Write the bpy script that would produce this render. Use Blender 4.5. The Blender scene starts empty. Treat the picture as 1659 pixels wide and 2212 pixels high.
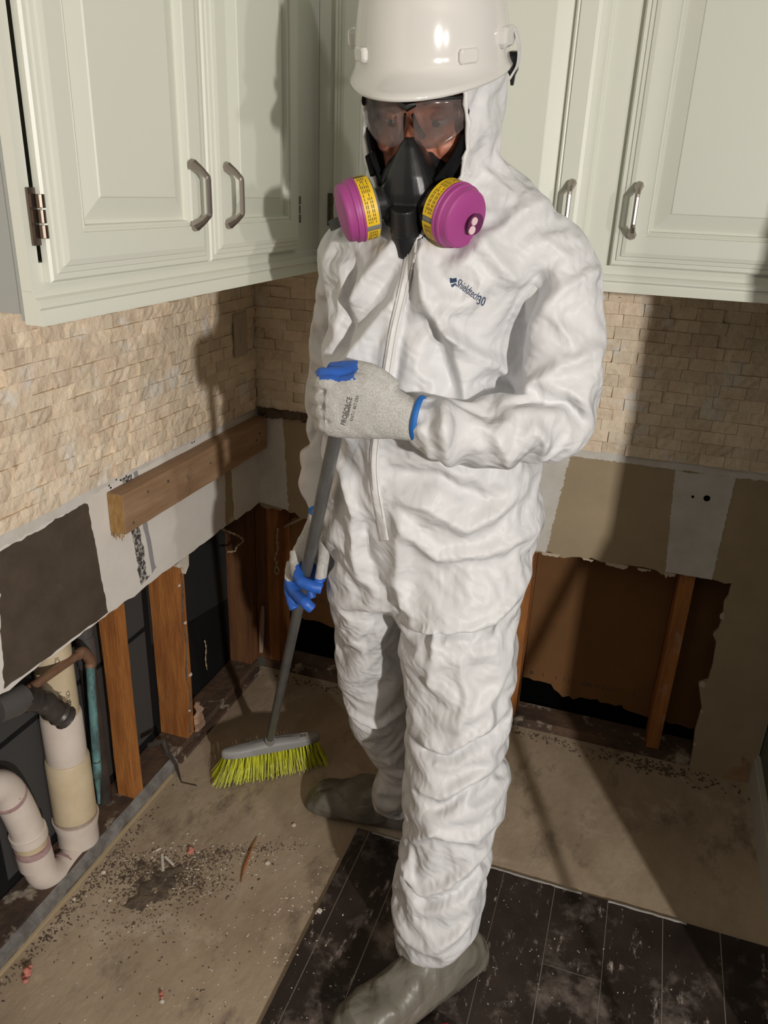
import bpy, bmesh, math, random
import numpy as np
from mathutils import Vector, Matrix
from mathutils.bvhtree import BVHTree

# ---------------------------------------------------------------- camera, world, lights, exposure
S = bpy.context.scene
COL = S.collection
F_PX, W_PX, H_PX = 1687.95, 1659, 2212
CAM_LOC = np.array([1.0428, -1.9809, 1.499])
def _rx(a): return np.array([[1,0,0],[0,math.cos(a),-math.sin(a)],[0,math.sin(a),math.cos(a)]])
def _rz(a): return np.array([[math.cos(a),-math.sin(a),0],[math.sin(a),math.cos(a),0],[0,0,1]])
CAM_R = _rz(0.3126) @ _rx(1.1776) @ _rz(0.041)
cam_data = bpy.data.cameras.new('camera'); cam = bpy.data.objects.new('camera', cam_data); COL.objects.link(cam)
cam_data.sensor_fit = 'HORIZONTAL'; cam_data.sensor_width = 36.0; cam_data.lens = F_PX / W_PX * 36.0
cam_data.clip_start = 0.02
M4 = Matrix([[*CAM_R[0], CAM_LOC[0]], [*CAM_R[1], CAM_LOC[1]], [*CAM_R[2], CAM_LOC[2]], [0, 0, 0, 1]])
cam.matrix_world = M4
S.camera = cam

world = bpy.data.worlds.new('world'); S.world = world; world.use_nodes = True
world.node_tree.nodes['Background'].inputs[0].default_value = (1.0, 0.86, 0.70, 1)
world.node_tree.nodes['Background'].inputs[1].default_value = 0.026

def lamp(name, loc, target, sx, sy, power, color):
    d = bpy.data.lights.new(name, 'AREA'); d.shape = 'RECTANGLE'; d.size = sx; d.size_y = sy
    d.energy = power; d.color = color
    o = bpy.data.objects.new(name, d); COL.objects.link(o); o.location = loc
    o.rotation_euler = (Vector(target) - Vector(loc)).to_track_quat('-Z', 'Y').to_euler()
    return o
# the two heads of a tripod work light, right of the camera
lamp('work_light_head', (2.76, -3.30, 1.66), (0.6, -0.5, 1.0), 0.07, 0.10, 66, (1.0, 0.95, 0.885))
lamp('work_light_head', (3.12, -2.72, 1.66), (0.6, -0.5, 1.0), 0.07, 0.10, 14, (1.0, 0.95, 0.885))
S.view_settings.view_transform = 'Standard'; S.view_settings.look = 'None'
S.view_settings.exposure = 0.14; S.view_settings.gamma = 1.0; S.view_settings.use_curve_mapping = False

# ---------------------------------------------------------------- helpers
rng = np.random.default_rng(7); random.seed(7)
AX = {'x': 0, 'y': 1, 'z': 2}
def at(px, py, ax, v):
    """measured point: where the sight line of a photo pixel meets the plane ax = v"""
    d = CAM_R @ np.array([(px - W_PX/2)/F_PX, -(py - H_PX/2)/F_PX, -1.0])
    return CAM_LOC + d * (v - CAM_LOC[AX[ax]]) / d[AX[ax]]
def dist(P): return float(-(CAM_R.T @ (np.array(P) - CAM_LOC))[2])

def lin(r, g, b):
    f = lambda c: (c/255/12.92) if c/255 <= 0.04045 else ((c/255 + 0.055)/1.055)**2.4
    return (f(r), f(g), f(b), 1.0)

def mat(name, col, rough=0.6, metal=0.0, var=None, vscale=8.0, bumps=(), spec=0.5, alpha=None,
        trans=0.0, stretch=(1, 1, 1), objvar=0.0, coat=0.0, sheen=0.0, sss=0.0):
    """Principled material; var = second colour mixed in by noise; bumps = [(kind, scale, strength, distance)]"""
    m = bpy.data.materials.new(name); m.use_nodes = True
    nt = m.node_tree; N = nt.nodes; L = nt.links; b = N['Principled BSDF']
    b.inputs['Base Color'].default_value = col; b.inputs['Roughness'].default_value = rough
    b.inputs['Metallic'].default_value = metal; b.inputs['Specular IOR Level'].default_value = spec
    b.inputs['Transmission Weight'].default_value = trans; b.inputs['Coat Weight'].default_value = coat
    if alpha is not None: b.inputs['Alpha'].default_value = alpha
    if sss: b.inputs['Subsurface Weight'].default_value = sss; b.inputs['Subsurface Radius'].default_value = (.01, .004, .002)
    tc = N.new('ShaderNodeNewGeometry'); mp = N.new('ShaderNodeMapping'); mp.inputs['Scale'].default_value = stretch
    L.new(tc.outputs['Position'], mp.inputs['Vector'])
    last = None
    if var is not None:
        nz = N.new('ShaderNodeTexNoise'); nz.inputs['Scale'].default_value = vscale; nz.inputs['Detail'].default_value = 8
        nz.inputs['Roughness'].default_value = 0.65
        L.new(mp.outputs[0], nz.inputs['Vector'])
        cr = N.new('ShaderNodeMapRange'); cr.inputs['From Min'].default_value = 0.36; cr.inputs['From Max'].default_value = 0.64
        L.new(nz.outputs['Fac'], cr.inputs['Value'])
        mx = N.new('ShaderNodeMix'); mx.data_type = 'RGBA'
        mx.inputs['A'].default_value = col; mx.inputs['B'].default_value = var
        L.new(cr.outputs[0], mx.inputs['Factor']); last = mx.outputs['Result']
    if objvar:
        oi = N.new('ShaderNodeObjectInfo'); hs = N.new('ShaderNodeHueSaturation')
        mr = N.new('ShaderNodeMapRange'); mr.inputs['To Min'].default_value = 1 - objvar; mr.inputs['To Max'].default_value = 1 + objvar
        L.new(oi.outputs['Random'], mr.inputs['Value']); L.new(mr.outputs[0], hs.inputs['Value'])
        if last: L.new(last, hs.inputs['Color'])
        else: hs.inputs['Color'].default_value = col
        last = hs.outputs[0]
    if last: L.new(last, b.inputs['Base Color'])
    prev = None
    for kind, sc, st, ds in bumps:
        if kind == 'noise':
            t = N.new('ShaderNodeTexNoise'); t.inputs['Scale'].default_value = sc; t.inputs['Detail'].default_value = 6; out = t.outputs['Fac']
        elif kind == 'vor':
            t = N.new('ShaderNodeTexVoronoi'); t.feature = 'DISTANCE_TO_EDGE'; t.inputs['Scale'].default_value = sc; out = t.outputs['Distance']
        elif kind == 'crumple':
            r_ = np.random.default_rng(int(sc*10)); acc = None
            wn = N.new('ShaderNodeTexNoise'); wn.inputs['Scale'].default_value = sc*.55; wn.inputs['Detail'].default_value = 1
            L.new(mp.outputs[0], wn.inputs['Vector'])
            ad = N.new('ShaderNodeVectorMath'); ad.operation = 'MULTIPLY_ADD'; ad.inputs[1].default_value = (1.1/sc,)*3
            L.new(wn.outputs['Color'], ad.inputs[0]); L.new(mp.outputs[0], ad.inputs[2])
            for q in range(4):
                d_ = r_.normal(size=3); d_ = d_/np.linalg.norm(d_)*sc*r_.uniform(.7, 1.3)
                dt = N.new('ShaderNodeVectorMath'); dt.operation = 'DOT_PRODUCT'; dt.inputs[1].default_value = tuple(d_); L.new(ad.outputs[0], dt.inputs[0])
                pp = N.new('ShaderNodeMath'); pp.operation = 'PINGPONG'; pp.inputs[1].default_value = .5; L.new(dt.outputs['Value'], pp.inputs[0])
                mn = N.new('ShaderNodeTexNoise'); mn.inputs['Scale'].default_value = sc*.35; mn.inputs['Detail'].default_value = 0
                mo = N.new('ShaderNodeVectorMath'); mo.operation = 'ADD'; mo.inputs[1].default_value = tuple(r_.uniform(0, 9, 3)); L.new(mp.outputs[0], mo.inputs[0]); L.new(mo.outputs[0], mn.inputs['Vector'])
                ms = N.new('ShaderNodeMapRange'); ms.inputs['From Min'].default_value = .42; ms.inputs['From Max'].default_value = .62; L.new(mn.outputs['Fac'], ms.inputs['Value'])
                mu = N.new('ShaderNodeMath'); mu.operation = 'MULTIPLY'; L.new(pp.outputs[0], mu.inputs[0]); L.new(ms.outputs[0], mu.inputs[1])
                if acc is None: acc = mu.outputs[0]
                else:
                    sm_ = N.new('ShaderNodeMath'); sm_.operation = 'ADD'; L.new(acc, sm_.inputs[0]); L.new(mu.outputs[0], sm_.inputs[1]); acc = sm_.outputs[0]
            bp = N.new('ShaderNodeBump'); bp.inputs['Strength'].default_value = st; bp.inputs['Distance'].default_value = ds
            L.new(acc, bp.inputs['Height'])
            if prev: L.new(prev, bp.inputs['Normal'])
            prev = bp.outputs['Normal']; continue
        elif kind == 'f1':
            t = N.new('ShaderNodeTexVoronoi'); t.inputs['Scale'].default_value = sc; out = t.outputs['Distance']
        else:
            t = N.new('ShaderNodeTexWave'); t.inputs['Scale'].default_value = sc; t.inputs['Distortion'].default_value = 4; out = t.outputs['Fac']
        if kind in ('vor', 'f1'):
            wn = N.new('ShaderNodeTexNoise'); wn.inputs['Scale'].default_value = sc*0.6
            ad = N.new('ShaderNodeVectorMath'); ad.operation = 'MULTIPLY_ADD'
            ad.inputs[1].default_value = (1.2/sc,)*3
            L.new(mp.outputs[0], wn.inputs['Vector']); L.new(wn.outputs['Color'], ad.inputs[0]); L.new(mp.outputs[0], ad.inputs[2])
            L.new(ad.outputs[0], t.inputs['Vector'])
        else: L.new(mp.outputs[0], t.inputs['Vector'])
        bp = N.new('ShaderNodeBump'); bp.inputs['Strength'].default_value = st; bp.inputs['Distance'].default_value = ds
        L.new(out, bp.inputs['Height'])
        if prev: L.new(prev, bp.inputs['Normal'])
        prev = bp.outputs['Normal']
    if prev: L.new(prev, b.inputs['Normal'])
    return m

def speck(m, col, scale, lo, hi, stretch=(1,1,1), rough=None, seed=0.0, detail=4):
    """overlay spots of another colour (dirt, paint splashes, scuffs) on a material"""
    nt = m.node_tree; N = nt.nodes; L = nt.links; b = N['Principled BSDF']
    g = N.new('ShaderNodeNewGeometry'); mp = N.new('ShaderNodeMapping'); mp.inputs['Scale'].default_value = stretch
    mp.inputs['Location'].default_value = (seed, seed*1.7, seed*.3)
    t = N.new('ShaderNodeTexNoise'); t.inputs['Scale'].default_value = scale; t.inputs['Detail'].default_value = detail
    t.inputs['Roughness'].default_value = 0.7
    L.new(g.outputs['Position'], mp.inputs['Vector']); L.new(mp.outputs[0], t.inputs['Vector'])
    r = N.new('ShaderNodeMapRange'); r.inputs['From Min'].default_value = lo; r.inputs['From Max'].default_value = hi
    L.new(t.outputs['Fac'], r.inputs['Value'])
    mx = N.new('ShaderNodeMix'); mx.data_type = 'RGBA'; mx.inputs['B'].default_value = col
    bc = b.inputs['Base Color']
    if bc.links: L.new(bc.links[0].from_socket, mx.inputs['A'])
    else: mx.inputs['A'].default_value = bc.default_value
    L.new(r.outputs[0], mx.inputs['Factor']); L.new(mx.outputs['Result'], bc)
    return m

# --- mesh building
class MB:
    def __init__(s): s.v = []; s.f = []; s.mi = []
    def add(s, v, f, mi=0):
        k = len(s.v); s.v += [tuple(map(float, q)) for q in v]; s.f += [tuple(i + k for i in q) for q in f]; s.mi += [mi]*len(f); return s
    def box(s, lo, hi, mi=0):
        x0, y0, z0 = lo; x1, y1, z1 = hi
        return s.add([(x0,y0,z0),(x1,y0,z0),(x1,y1,z0),(x0,y1,z0),(x0,y0,z1),(x1,y0,z1),(x1,y1,z1),(x0,y1,z1)],
              [(0,3,2,1),(4,5,6,7),(0,1,5,4),(1,2,6,5),(2,3,7,6),(3,0,4,7)], mi)
    def rings(s, R, closed=True, cap=True, mi=0):
        """R: list of rings (each n points)"""
        n = len(R[0]); v = [p for r in R for p in r]; f = []
        for i in range(len(R)-1):
            for j in range(n if closed else n-1):
                k = (j+1) % n
                f.append((i*n+j, i*n+k, (i+1)*n+k, (i+1)*n+j))
        if cap and closed:
            f.append(tuple(reversed(range(n)))); f.append(tuple(range((len(R)-1)*n, len(R)*n)))
        return s.add(v, f, mi)
    def tube(s, pts, r, n=12, mi=0, cap=True, squash=1.0, up=None):
        pts = [np.array(p, float) for p in pts]
        if not hasattr(r, '__len__'): r = [r]*len(pts)
        T = [pts[min(i+1, len(pts)-1)] - pts[max(i-1, 0)] for i in range(len(pts))]
        T = [t/np.linalg.norm(t) for t in T]
        u = np.array(up if up is not None else (0.1, 0.2, 1.0) if abs(T[0][2]) < .9 else (1, 0.1, 0), float)
        R = []
        for p, t, rr in zip(pts, T, r):
            u = u - t*np.dot(u, t); u /= np.linalg.norm(u); w = np.cross(t, u)
            R.append([p + rr*(math.cos(a)*u + squash*math.sin(a)*w) for a in [2*math.pi*k/n for k in range(n)]])
        return s.rings(R, True, cap, mi)
    def prism(s, poly, ax, lo, hi, mi=0):
        """extrude a 2-D outline (other two axes in order) along axis ax"""
        def P(q, t):
            q = list(q); q.insert(AX[ax], t); return q
        n = len(poly); v = [P(q, lo) for q in poly] + [P(q, hi) for q in poly]
        f = [tuple(reversed(range(n))), tuple(range(n, 2*n))] + [(i, (i+1) % n, (i+1) % n + n, i+n) for i in range(n)]
        return s.add(v, f, mi)
    def build(s, name, m=None, parent=None, smooth=False, bevel=0.0, kind=None, fix=True):
        me = bpy.data.meshes.new(name); me.from_pydata(s.v, [], s.f)
        mats = m if isinstance(m, (list, tuple)) else [m]
        for q in mats:
            if q: me.materials.append(q)
        if len(mats) > 1: me.polygons.foreach_set('material_index', s.mi)
        if fix or bevel:
            bm = bmesh.new(); bm.from_mesh(me)
            if fix: bmesh.ops.recalc_face_normals(bm, faces=bm.faces)
            if bevel:
                ed = [e for e in bm.edges if len(e.link_faces) == 2 and e.calc_face_angle(0) > 0.6]
                bmesh.ops.bevel(bm, geom=ed, offset=bevel, segments=2, profile=0.7, affect='EDGES')
            bm.to_mesh(me); bm.free()
        if smooth: me.polygons.foreach_set('use_smooth', [True]*len(me.polygons))
        me.update()
        o = bpy.data.objects.new(name, me); COL.objects.link(o)
        if parent: o.parent = parent
        if kind: o['kind'] = kind
        return o
def empty(name, loc, label, cat, group=None):
    o = bpy.data.objects.new(name, None); COL.objects.link(o); o['label'] = label; o['category'] = cat
    o.empty_display_size = 0.05
    if group: o['group'] = group
    return o      # parts are built in world coordinates, the empty stays at the origin until settle()
def tag(o, label, cat, group=None):
    o['label'] = label; o['category'] = cat
    if group: o['group'] = group
    return o
def settle(root, loc):
    """move an empty to its thing's base while the parts stay where they are"""
    root.location = loc
    inv = Matrix.Translation(-Vector(loc))
    for c in root.children: c.matrix_parent_inverse = inv
def split_smooth(o, ang=40):
    me = o.data; me.polygons.foreach_set('use_smooth', [True]*len(me.polygons))
    bm = bmesh.new(); bm.from_mesh(me)
    for e in bm.edges: e.smooth = not (len(e.link_faces) == 2 and e.calc_face_angle(0) > math.radians(ang))
    bm.to_mesh(me); bm.free()
    return o
def baked(mb, voxel, smooth_it=0, factor=0.5):
    """fuse overlapping solids into one continuous surface (voxel remesh), returns a mesh"""
    me = bpy.data.meshes.new('tmp'); me.from_pydata(mb.v, [], mb.f)
    bm = bmesh.new(); bm.from_mesh(me)
    bmesh.ops.triangulate(bm, faces=[f for f in bm.faces if len(f.verts) > 4]); bmesh.ops.recalc_face_normals(bm, faces=bm.faces)
    bm.to_mesh(me); bm.free()
    o = bpy.data.objects.new('tmp', me); COL.objects.link(o)
    md = o.modifiers.new('r', 'REMESH'); md.mode = 'VOXEL'; md.voxel_size = voxel; md.adaptivity = 0
    if smooth_it:
        sm = o.modifiers.new('s', 'SMOOTH'); sm.factor = factor; sm.iterations = smooth_it
    dg = bpy.context.evaluated_depsgraph_get()
    out = bpy.data.meshes.new_from_object(o.evaluated_get(dg))
    bpy.data.objects.remove(o); bpy.data.meshes.remove(me)
    out.polygons.foreach_set('use_smooth', [True]*len(out.polygons))
    return out
def mesh_np(me):
    n = len(me.vertices); co = np.empty(n*3); me.vertices.foreach_get('co', co)
    no = np.empty(n*3); me.vertices.foreach_get('normal', no)
    return co.reshape(-1, 3), no.reshape(-1, 3)
def set_np(me, co): me.vertices.foreach_set('co', co.ravel()); me.update()
def link_mesh(name, me, m, parent=None):
    me.name = name
    for q in (m if isinstance(m, (list, tuple)) else [m]): me.materials.append(q)
    o = bpy.data.objects.new(name, me); COL.objects.link(o); o.parent = parent; return o
def vnoise(p, seed=0):
    """value noise -1..1, p (n,3)"""
    i = np.floor(p).astype(np.int64); f = p - i; f = f*f*(3-2*f); out = 0
    for dx in (0, 1):
        for dy in (0, 1):
            for dz in (0, 1):
                h = (i[:, 0]+dx)*374761393 + (i[:, 1]+dy)*668265263 + (i[:, 2]+dz)*2147483647 + seed*1274126177
                h = (h ^ (h >> 13))*1274126177; h = (h ^ (h >> 16)) & 0xffffff
                w = (f[:, 0] if dx else 1-f[:, 0])*(f[:, 1] if dy else 1-f[:, 1])*(f[:, 2] if dz else 1-f[:, 2])
                out = out + w*(h/0xffffff*2-1)
    return out
def facets(p, lam, seed, n=5, warp=0.35):
    """crumpled-sheet relief: folded triangle waves in random directions, creases run along them"""
    r = np.random.default_rng(seed); q = p/lam
    q = q + warp*np.stack([vnoise(q*0.9, seed+1), vnoise(q*0.9, seed+2), vnoise(q*0.9, seed+3)], 1)
    h = 0
    for k in range(n):
        d = r.normal(size=3); d[2] *= 0.6; d /= np.linalg.norm(d)
        t = q @ d*r.uniform(.6, 1.3) + r.uniform(0, 9)
        h = h + np.abs((t % 1.0)*2-1)*(0.5 + 0.5*vnoise(q*0.7 + k*7.3, seed+10+k))
    return h/n*2 - 0.5
def text_mesh(body, size, extrude=0.0002, align='LEFT', fine=None):
    c = bpy.data.curves.new('t', 'FONT'); c.body = body; c.size = size; c.extrude = extrude; c.align_x = align; c.align_y = 'CENTER'
    c.resolution_u = 3
    o = bpy.data.objects.new('t', c); COL.objects.link(o)
    me = bpy.data.meshes.new_from_object(o.evaluated_get(bpy.context.evaluated_depsgraph_get()))
    bpy.data.objects.remove(o); bpy.data.curves.remove(c)
    return me
def place_text(name, body, size, origin, right, up, m, parent, drape=None, lift=0.0006, align='LEFT', bold=0.0, squeeze=1.0):
    """text lying on a plane (origin, right, up); drape = BVH to press it onto"""
    me = text_mesh(body, size, 0.0, align)
    if drape:
        bm = bmesh.new(); bm.from_mesh(me)
        bmesh.ops.triangulate(bm, faces=bm.faces)
        for _ in range(2):
            lg = [e for e in bm.edges if e.calc_length() > size*0.18]
            if lg: bmesh.ops.subdivide_edges(bm, edges=lg, cuts=1)
            bmesh.ops.triangulate(bm, faces=bm.faces)
        bm.to_mesh(me); bm.free()
    right = Vector(right).normalized(); up = Vector(up); up = (up - right*up.dot(right)).normalized(); nn = right.cross(up)
    for v in me.vertices:
        p = Vector(origin) + right*v.co.x*squeeze + up*v.co.y
        if drape:
            dv = (p - Vector(CAM_LOC)).normalized(); h = drape.ray_cast(p - dv*0.15, dv)
            if h[0] is not None: p = h[0] - dv*lift
        else: p = p + nn*lift
        v.co = p
    for p in me.polygons:
        p.use_smooth = False
    o = link_mesh(name, me, m, parent)
    return o
def cloth_pts(pts, sub=6):
    """Catmull-Rom resample"""
    P = [np.array(p, float) for p in pts]; P = [2*P[0]-P[1]] + P + [2*P[-1]-P[-2]]; out = []
    for i in range(1, len(P)-2):
        for k in range(sub):
            t = k/sub
            out.append(0.5*((2*P[i]) + (-P[i-1]+P[i+1])*t + (2*P[i-1]-5*P[i]+4*P[i+1]-P[i+2])*t*t + (-P[i-1]+3*P[i]-3*P[i+1]+P[i+2])*t**3))
    out.append(P[-2]); return out

# ---------------------------------------------------------------- materials
M = {}
M['paint'] = mat('cabinet_paint', (0.70, 0.715, 0.635, 1), 0.42, bumps=[('noise', 160, .12, .001)])
M['endpanel'] = mat('shaded_end_panel', (0.36, 0.37, 0.35, 1), 0.5)  # shade on the cabinet end, put into a greyer colour than the doors
M['drywall'] = mat('skim_white', (0.80, 0.765, 0.72, 1), 0.85, var=(0.74, 0.70, 0.65, 1), vscale=9, bumps=[('noise', 60, .2, .002)])
M['paper'] = mat('drywall_paper', (0.43, 0.34, 0.225, 1), 0.9, var=(0.37, 0.29, 0.19, 1), vscale=6, bumps=[('noise', 50, .2, .002)])
M['papertorn'] = mat('torn_gypsum', (0.55, 0.46, 0.36, 1), 0.9)
M['skim'] = mat('joint_compound', (0.74, 0.71, 0.68, 1), 0.85, var=(0.62, 0.59, 0.54, 1), vscale=12, bumps=[('noise', 40, .3, .002)])
M['mastic'] = speck(mat('dark_backing', (0.070, 0.050, 0.036, 1), 0.8, var=(0.095, 0.070, 0.050, 1), vscale=14, bumps=[('noise', 90, .4, .002)]), (0.35, .3, .24, 1), 45, .70, .74, stretch=(1, 1, .45))
M['tape'] = speck(mat('charcoal_tape', (0.055, 0.052, 0.055, 1), 0.7), (0.5, .48, .45, 1), 110, .48, .56)
M['tape_grey'] = mat('grey_tape', (0.33, 0.32, 0.34, 1), 0.7)
M['greenwall'] = mat('green_wall', (0.10, 0.12, 0.09, 1), 0.8)
M['trimw'] = mat('baseboard_paint', (0.5, 0.5, 0.45, 1), 0.5)
M['ceiling'] = mat('ceiling_paint', (0.55, 0.53, 0.48, 1), 0.9)
M['tile'] = mat('split_travertine', (0.86, 0.74, 0.57, 1), 0.75, var=(0.76, 0.61, 0.46, 1), vscale=16, objvar=0.11,
                bumps=[('noise', 90, .8, .004), ('f1', 55, .5, .003)])
speck(M['tile'], (0.10, 0.06, 0.04, 1), 75, .70, .73)
speck(M['tile'], (0.82, 0.76, 0.68, 1), 11, .56, .64, seed=3)
M['grout'] = mat('dark_grout', (0.20, 0.15, 0.11, 1), 0.9)
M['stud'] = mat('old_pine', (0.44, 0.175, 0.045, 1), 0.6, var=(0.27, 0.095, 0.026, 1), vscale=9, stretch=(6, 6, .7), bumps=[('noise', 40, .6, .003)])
speck(M['stud'], (0.45, 0.33, 0.24, 1), 13, .58, .72, stretch=(1, 1, .4))
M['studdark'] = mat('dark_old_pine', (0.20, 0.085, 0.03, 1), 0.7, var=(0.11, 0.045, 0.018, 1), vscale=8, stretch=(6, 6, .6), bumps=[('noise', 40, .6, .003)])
M['lumber'] = mat('ledger_pine', (0.42, 0.27, 0.165, 1), 0.7, var=(0.30, 0.18, 0.10, 1), vscale=7, stretch=(5, .6, 5), bumps=[('noise', 60, .4, .002)])
speck(M['lumber'], (0.16, 0.11, 0.08, 1), 9, .60, .72, stretch=(1, 1, 1), seed=2)
M['endgrain'] = mat('ledger_end_grain', (0.42, 0.25, 0.085, 1), 0.75, var=(0.28, 0.15, 0.05, 1), vscale=40, stretch=(3, 3, 1), bumps=[('noise', 120, .5, .002)])
M['plate'] = mat('dirty_plate', (0.13, 0.075, 0.045, 1), 0.85, var=(0.06, 0.04, 0.03, 1), vscale=10, bumps=[('noise', 50, .7, .005)])
speck(M['plate'], (0.42, 0.36, 0.28, 1), 14, .57, .68)
M['cavity'] = mat('shaded_cavity', (0.010, 0.010, 0.011, 1), 0.85, var=(0.014, 0.014, 0.014, 1), vscale=5, spec=0.1)  # shadow inside the left cavity is painted in as near-black
M['cavityboard'] = mat('brown_gypsum_back', (0.19, 0.088, 0.028, 1), 0.85, var=(0.15, 0.07, 0.022, 1), vscale=5)
M['black'] = mat('unlit_void', (0.003, 0.003, 0.003, 1), 1.0, spec=0.0)  # near-black without sheen, stands in for unlit depth
M['sub'] = mat('subfloor', (0.47, 0.375, 0.27, 1), 0.75, var=(0.335, 0.255, 0.175, 1), vscale=3.2, stretch=(1.6, .9, 1), bumps=[('noise', 35, .45, .004), ('noise', 220, .4, .001)])
speck(M['sub'], (0.10, 0.075, 0.055, 1), 5, .55, .72, stretch=(1.5, .8, 1), seed=5, detail=8)
speck(M['sub'], (0.60, 0.50, 0.38, 1), 4, .58, .75, seed=9, detail=6)
speck(M['sub'], (0.05, 0.035, 0.03, 1), 70, .68, .73)
speck(M['sub'], (0.60, 0.52, 0.42, 1), 130, .73, .76, seed=1)
M['blacktile'] = mat('black_plank', (0.022, 0.016, 0.014, 1), 0.33, var=(0.045, 0.032, 0.027, 1), vscale=7, bumps=[('noise', 60, .3, .002)])
speck(M['blacktile'], (0.30, 0.25, 0.22, 1), 8, .52, .78, seed=4, detail=12)
speck(M['blacktile'], (0.55, 0.47, 0.42, 1), 22, .60, .72, stretch=(2.2, .7, 1), seed=2, detail=10)
speck(M['blacktile'], (0.5, 0.44, 0.38, 1), 110, .72, .75, seed=6)
M['seam'] = mat('pale_grout_line', (0.36, 0.33, 0.29, 1), 0.8)
M['strip'] = mat('galvanised_strip', (0.36, 0.35, 0.345, 1), 0.55, metal=0.3, var=(0.17, 0.16, 0.155, 1), vscale=18, bumps=[('noise', 60, .3, .002)])
speck(M['strip'], (0.6, .58, .55, 1), 120, .68, .72)
M['nickel'] = mat('brushed_nickel', (0.42, 0.37, 0.34, 1), 0.32, metal=1.0)
M['bronze'] = mat('bronze_hinge', (0.16, 0.125, 0.10, 1), 0.35, metal=0.9)
M['pvc'] = mat('white_pvc', (0.74, 0.66, 0.60, 1), 0.38, var=(0.66, 0.57, 0.50, 1), vscale=8)
speck(M['pvc'], (0.20, 0.14, 0.11, 1), 55, .69, .74)
M['pvc_cream'] = mat('cream_pvc', (0.66, 0.55, 0.38, 1), 0.42, var=(0.56, 0.45, 0.30, 1), vscale=12)
speck(M['pvc_cream'], (0.12, 0.08, 0.06, 1), 40, .70, .74)
M['primer'] = mat('purple_primer', (0.34, 0.20, 0.22, 1), 0.5, var=(0.50, 0.36, 0.34, 1), vscale=25)
M['cement'] = mat('rusty_cement_ring', (0.33, 0.20, 0.13, 1), 0.6, var=(0.4, .36, .33, 1), vscale=18)
M['copper'] = mat('aged_copper', (0.24, 0.12, 0.075, 1), 0.45, metal=0.35, var=(0.33, 0.20, 0.13, 1), vscale=20)
M['verdigris'] = mat('verdigris_copper', (0.17, 0.37, 0.38, 1), 0.5, metal=0.1, var=(0.06, 0.085, 0.08, 1), vscale=30, stretch=(1, 1, .5))
speck(M['verdigris'], (0.36, 0.12, 0.05, 1), 12, .60, .66, stretch=(1, 1, .5), seed=3)
M['rubber'] = mat('black_rubber', (0.030, 0.026, 0.024, 1), 0.38, var=(0.055, 0.047, 0.042, 1), vscale=20, bumps=[('noise', 40, .5, .004)])
M['rubber_grey'] = mat('grey_rubber', (0.085, 0.08, 0.078, 1), 0.45, bumps=[('noise', 30, .4, .003)])
M['dirt'] = mat('dark_dirt', (0.075, 0.054, 0.04, 1), 0.95, var=(0.16, 0.12, 0.085, 1), vscale=40, bumps=[('noise', 120, .8, .004)])
M['chip'] = mat('white_chip', (0.68, 0.62, 0.54, 1), 0.8)
M['chipfloor'] = mat('old_caulk', (0.40, 0.38, 0.36, 1), 0.6)
M['pink'] = mat('pink_fibre', (0.55, 0.20, 0.155, 1), 0.9, bumps=[('noise', 150, .8, .003)])
M['splinter'] = mat('orange_splinter', (0.40, 0.15, 0.045, 1), 0.6)
M['foam'] = mat('yellowed_foam', (0.40, 0.31, 0.19, 1), 0.8)
# person
M['suit'] = mat('white_film_fabric', (0.655, 0.655, 0.668, 1), 0.50, bumps=[('crumple', 7, .5, .022), ('crumple', 22, .65, .0075), ('crumple', 60, .5, .0020)], spec=.35)
M['flap'] = mat('white_flap_fabric', (0.69, 0.685, 0.68, 1), 0.45, bumps=[('crumple', 42, .6, .003)], spec=.35)
M['navy'] = mat('navy_print', (0.012, 0.035, 0.10, 1), 0.6)
M['seamline'] = mat('seam_shadow_thread', (0.46, 0.45, 0.43, 1), 0.8)
M['boot'] = mat('grey_green_cover', (0.155, 0.142, 0.115, 1), 0.42, bumps=[('crumple', 15, .8, .014), ('crumple', 40, .5, .004)])
M['knit'] = mat('grey_knit', (0.58, 0.57, 0.55, 1), 0.9, var=(0.40, 0.39, 0.37, 1), vscale=420, bumps=[('noise', 420, .8, .0012)])
M['latex'] = mat('blue_latex', (0.022, 0.115, 0.50, 1), 0.45, bumps=[('noise', 120, .35, .001)])
M['cuffblue'] = mat('blue_overlock', (0.008, 0.13, 0.46, 1), 0.6, bumps=[('noise', 400, .5, .001)])
M['ink'] = mat('black_ink', (0.03, 0.028, 0.03, 1), 0.7)
M['helmet'] = mat('white_helmet_shell', (0.68, 0.665, 0.635, 1), 0.16, coat=.3)
M['mask'] = mat('black_silicone', (0.012, 0.012, 0.013, 1), 0.34, bumps=[('noise', 40, .08, .002)])
M['strap'] = mat('black_webbing', (0.008, 0.008, 0.009, 1), 0.95, spec=.1)
M['magenta'] = mat('magenta_filter', (0.36, 0.055, 0.24, 1), 0.5)
M['greyplastic'] = mat('grey_plastic', (0.21, 0.21, 0.20, 1), 0.4)
M['yellow'] = mat('yellow_sticker', (0.80, 0.52, 0.015, 1), 0.5)
M['filterpad'] = mat('pale_filter_pad', (0.75, 0.55, 0.58, 1), 0.8)
M['skin'] = mat('flushed_skin', (0.50, 0.20, 0.125, 1), 0.5, var=(0.42, 0.15, 0.09, 1), vscale=30, sss=.15, bumps=[('noise', 300, .2, .0008)])
M['eyewhite'] = mat('eye_white', (0.6, 0.55, 0.5, 1), 0.2)
M['iris'] = mat('dark_iris', (0.05, 0.045, 0.04, 1), 0.1)
M['brow'] = mat('brown_brow', (0.06, 0.03, 0.02, 1), 0.8)
M['lens'] = mat('fogged_smoke_lens', (0.16, 0.13, 0.125, 1), 0.10, alpha=0.3, spec=.6)
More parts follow.
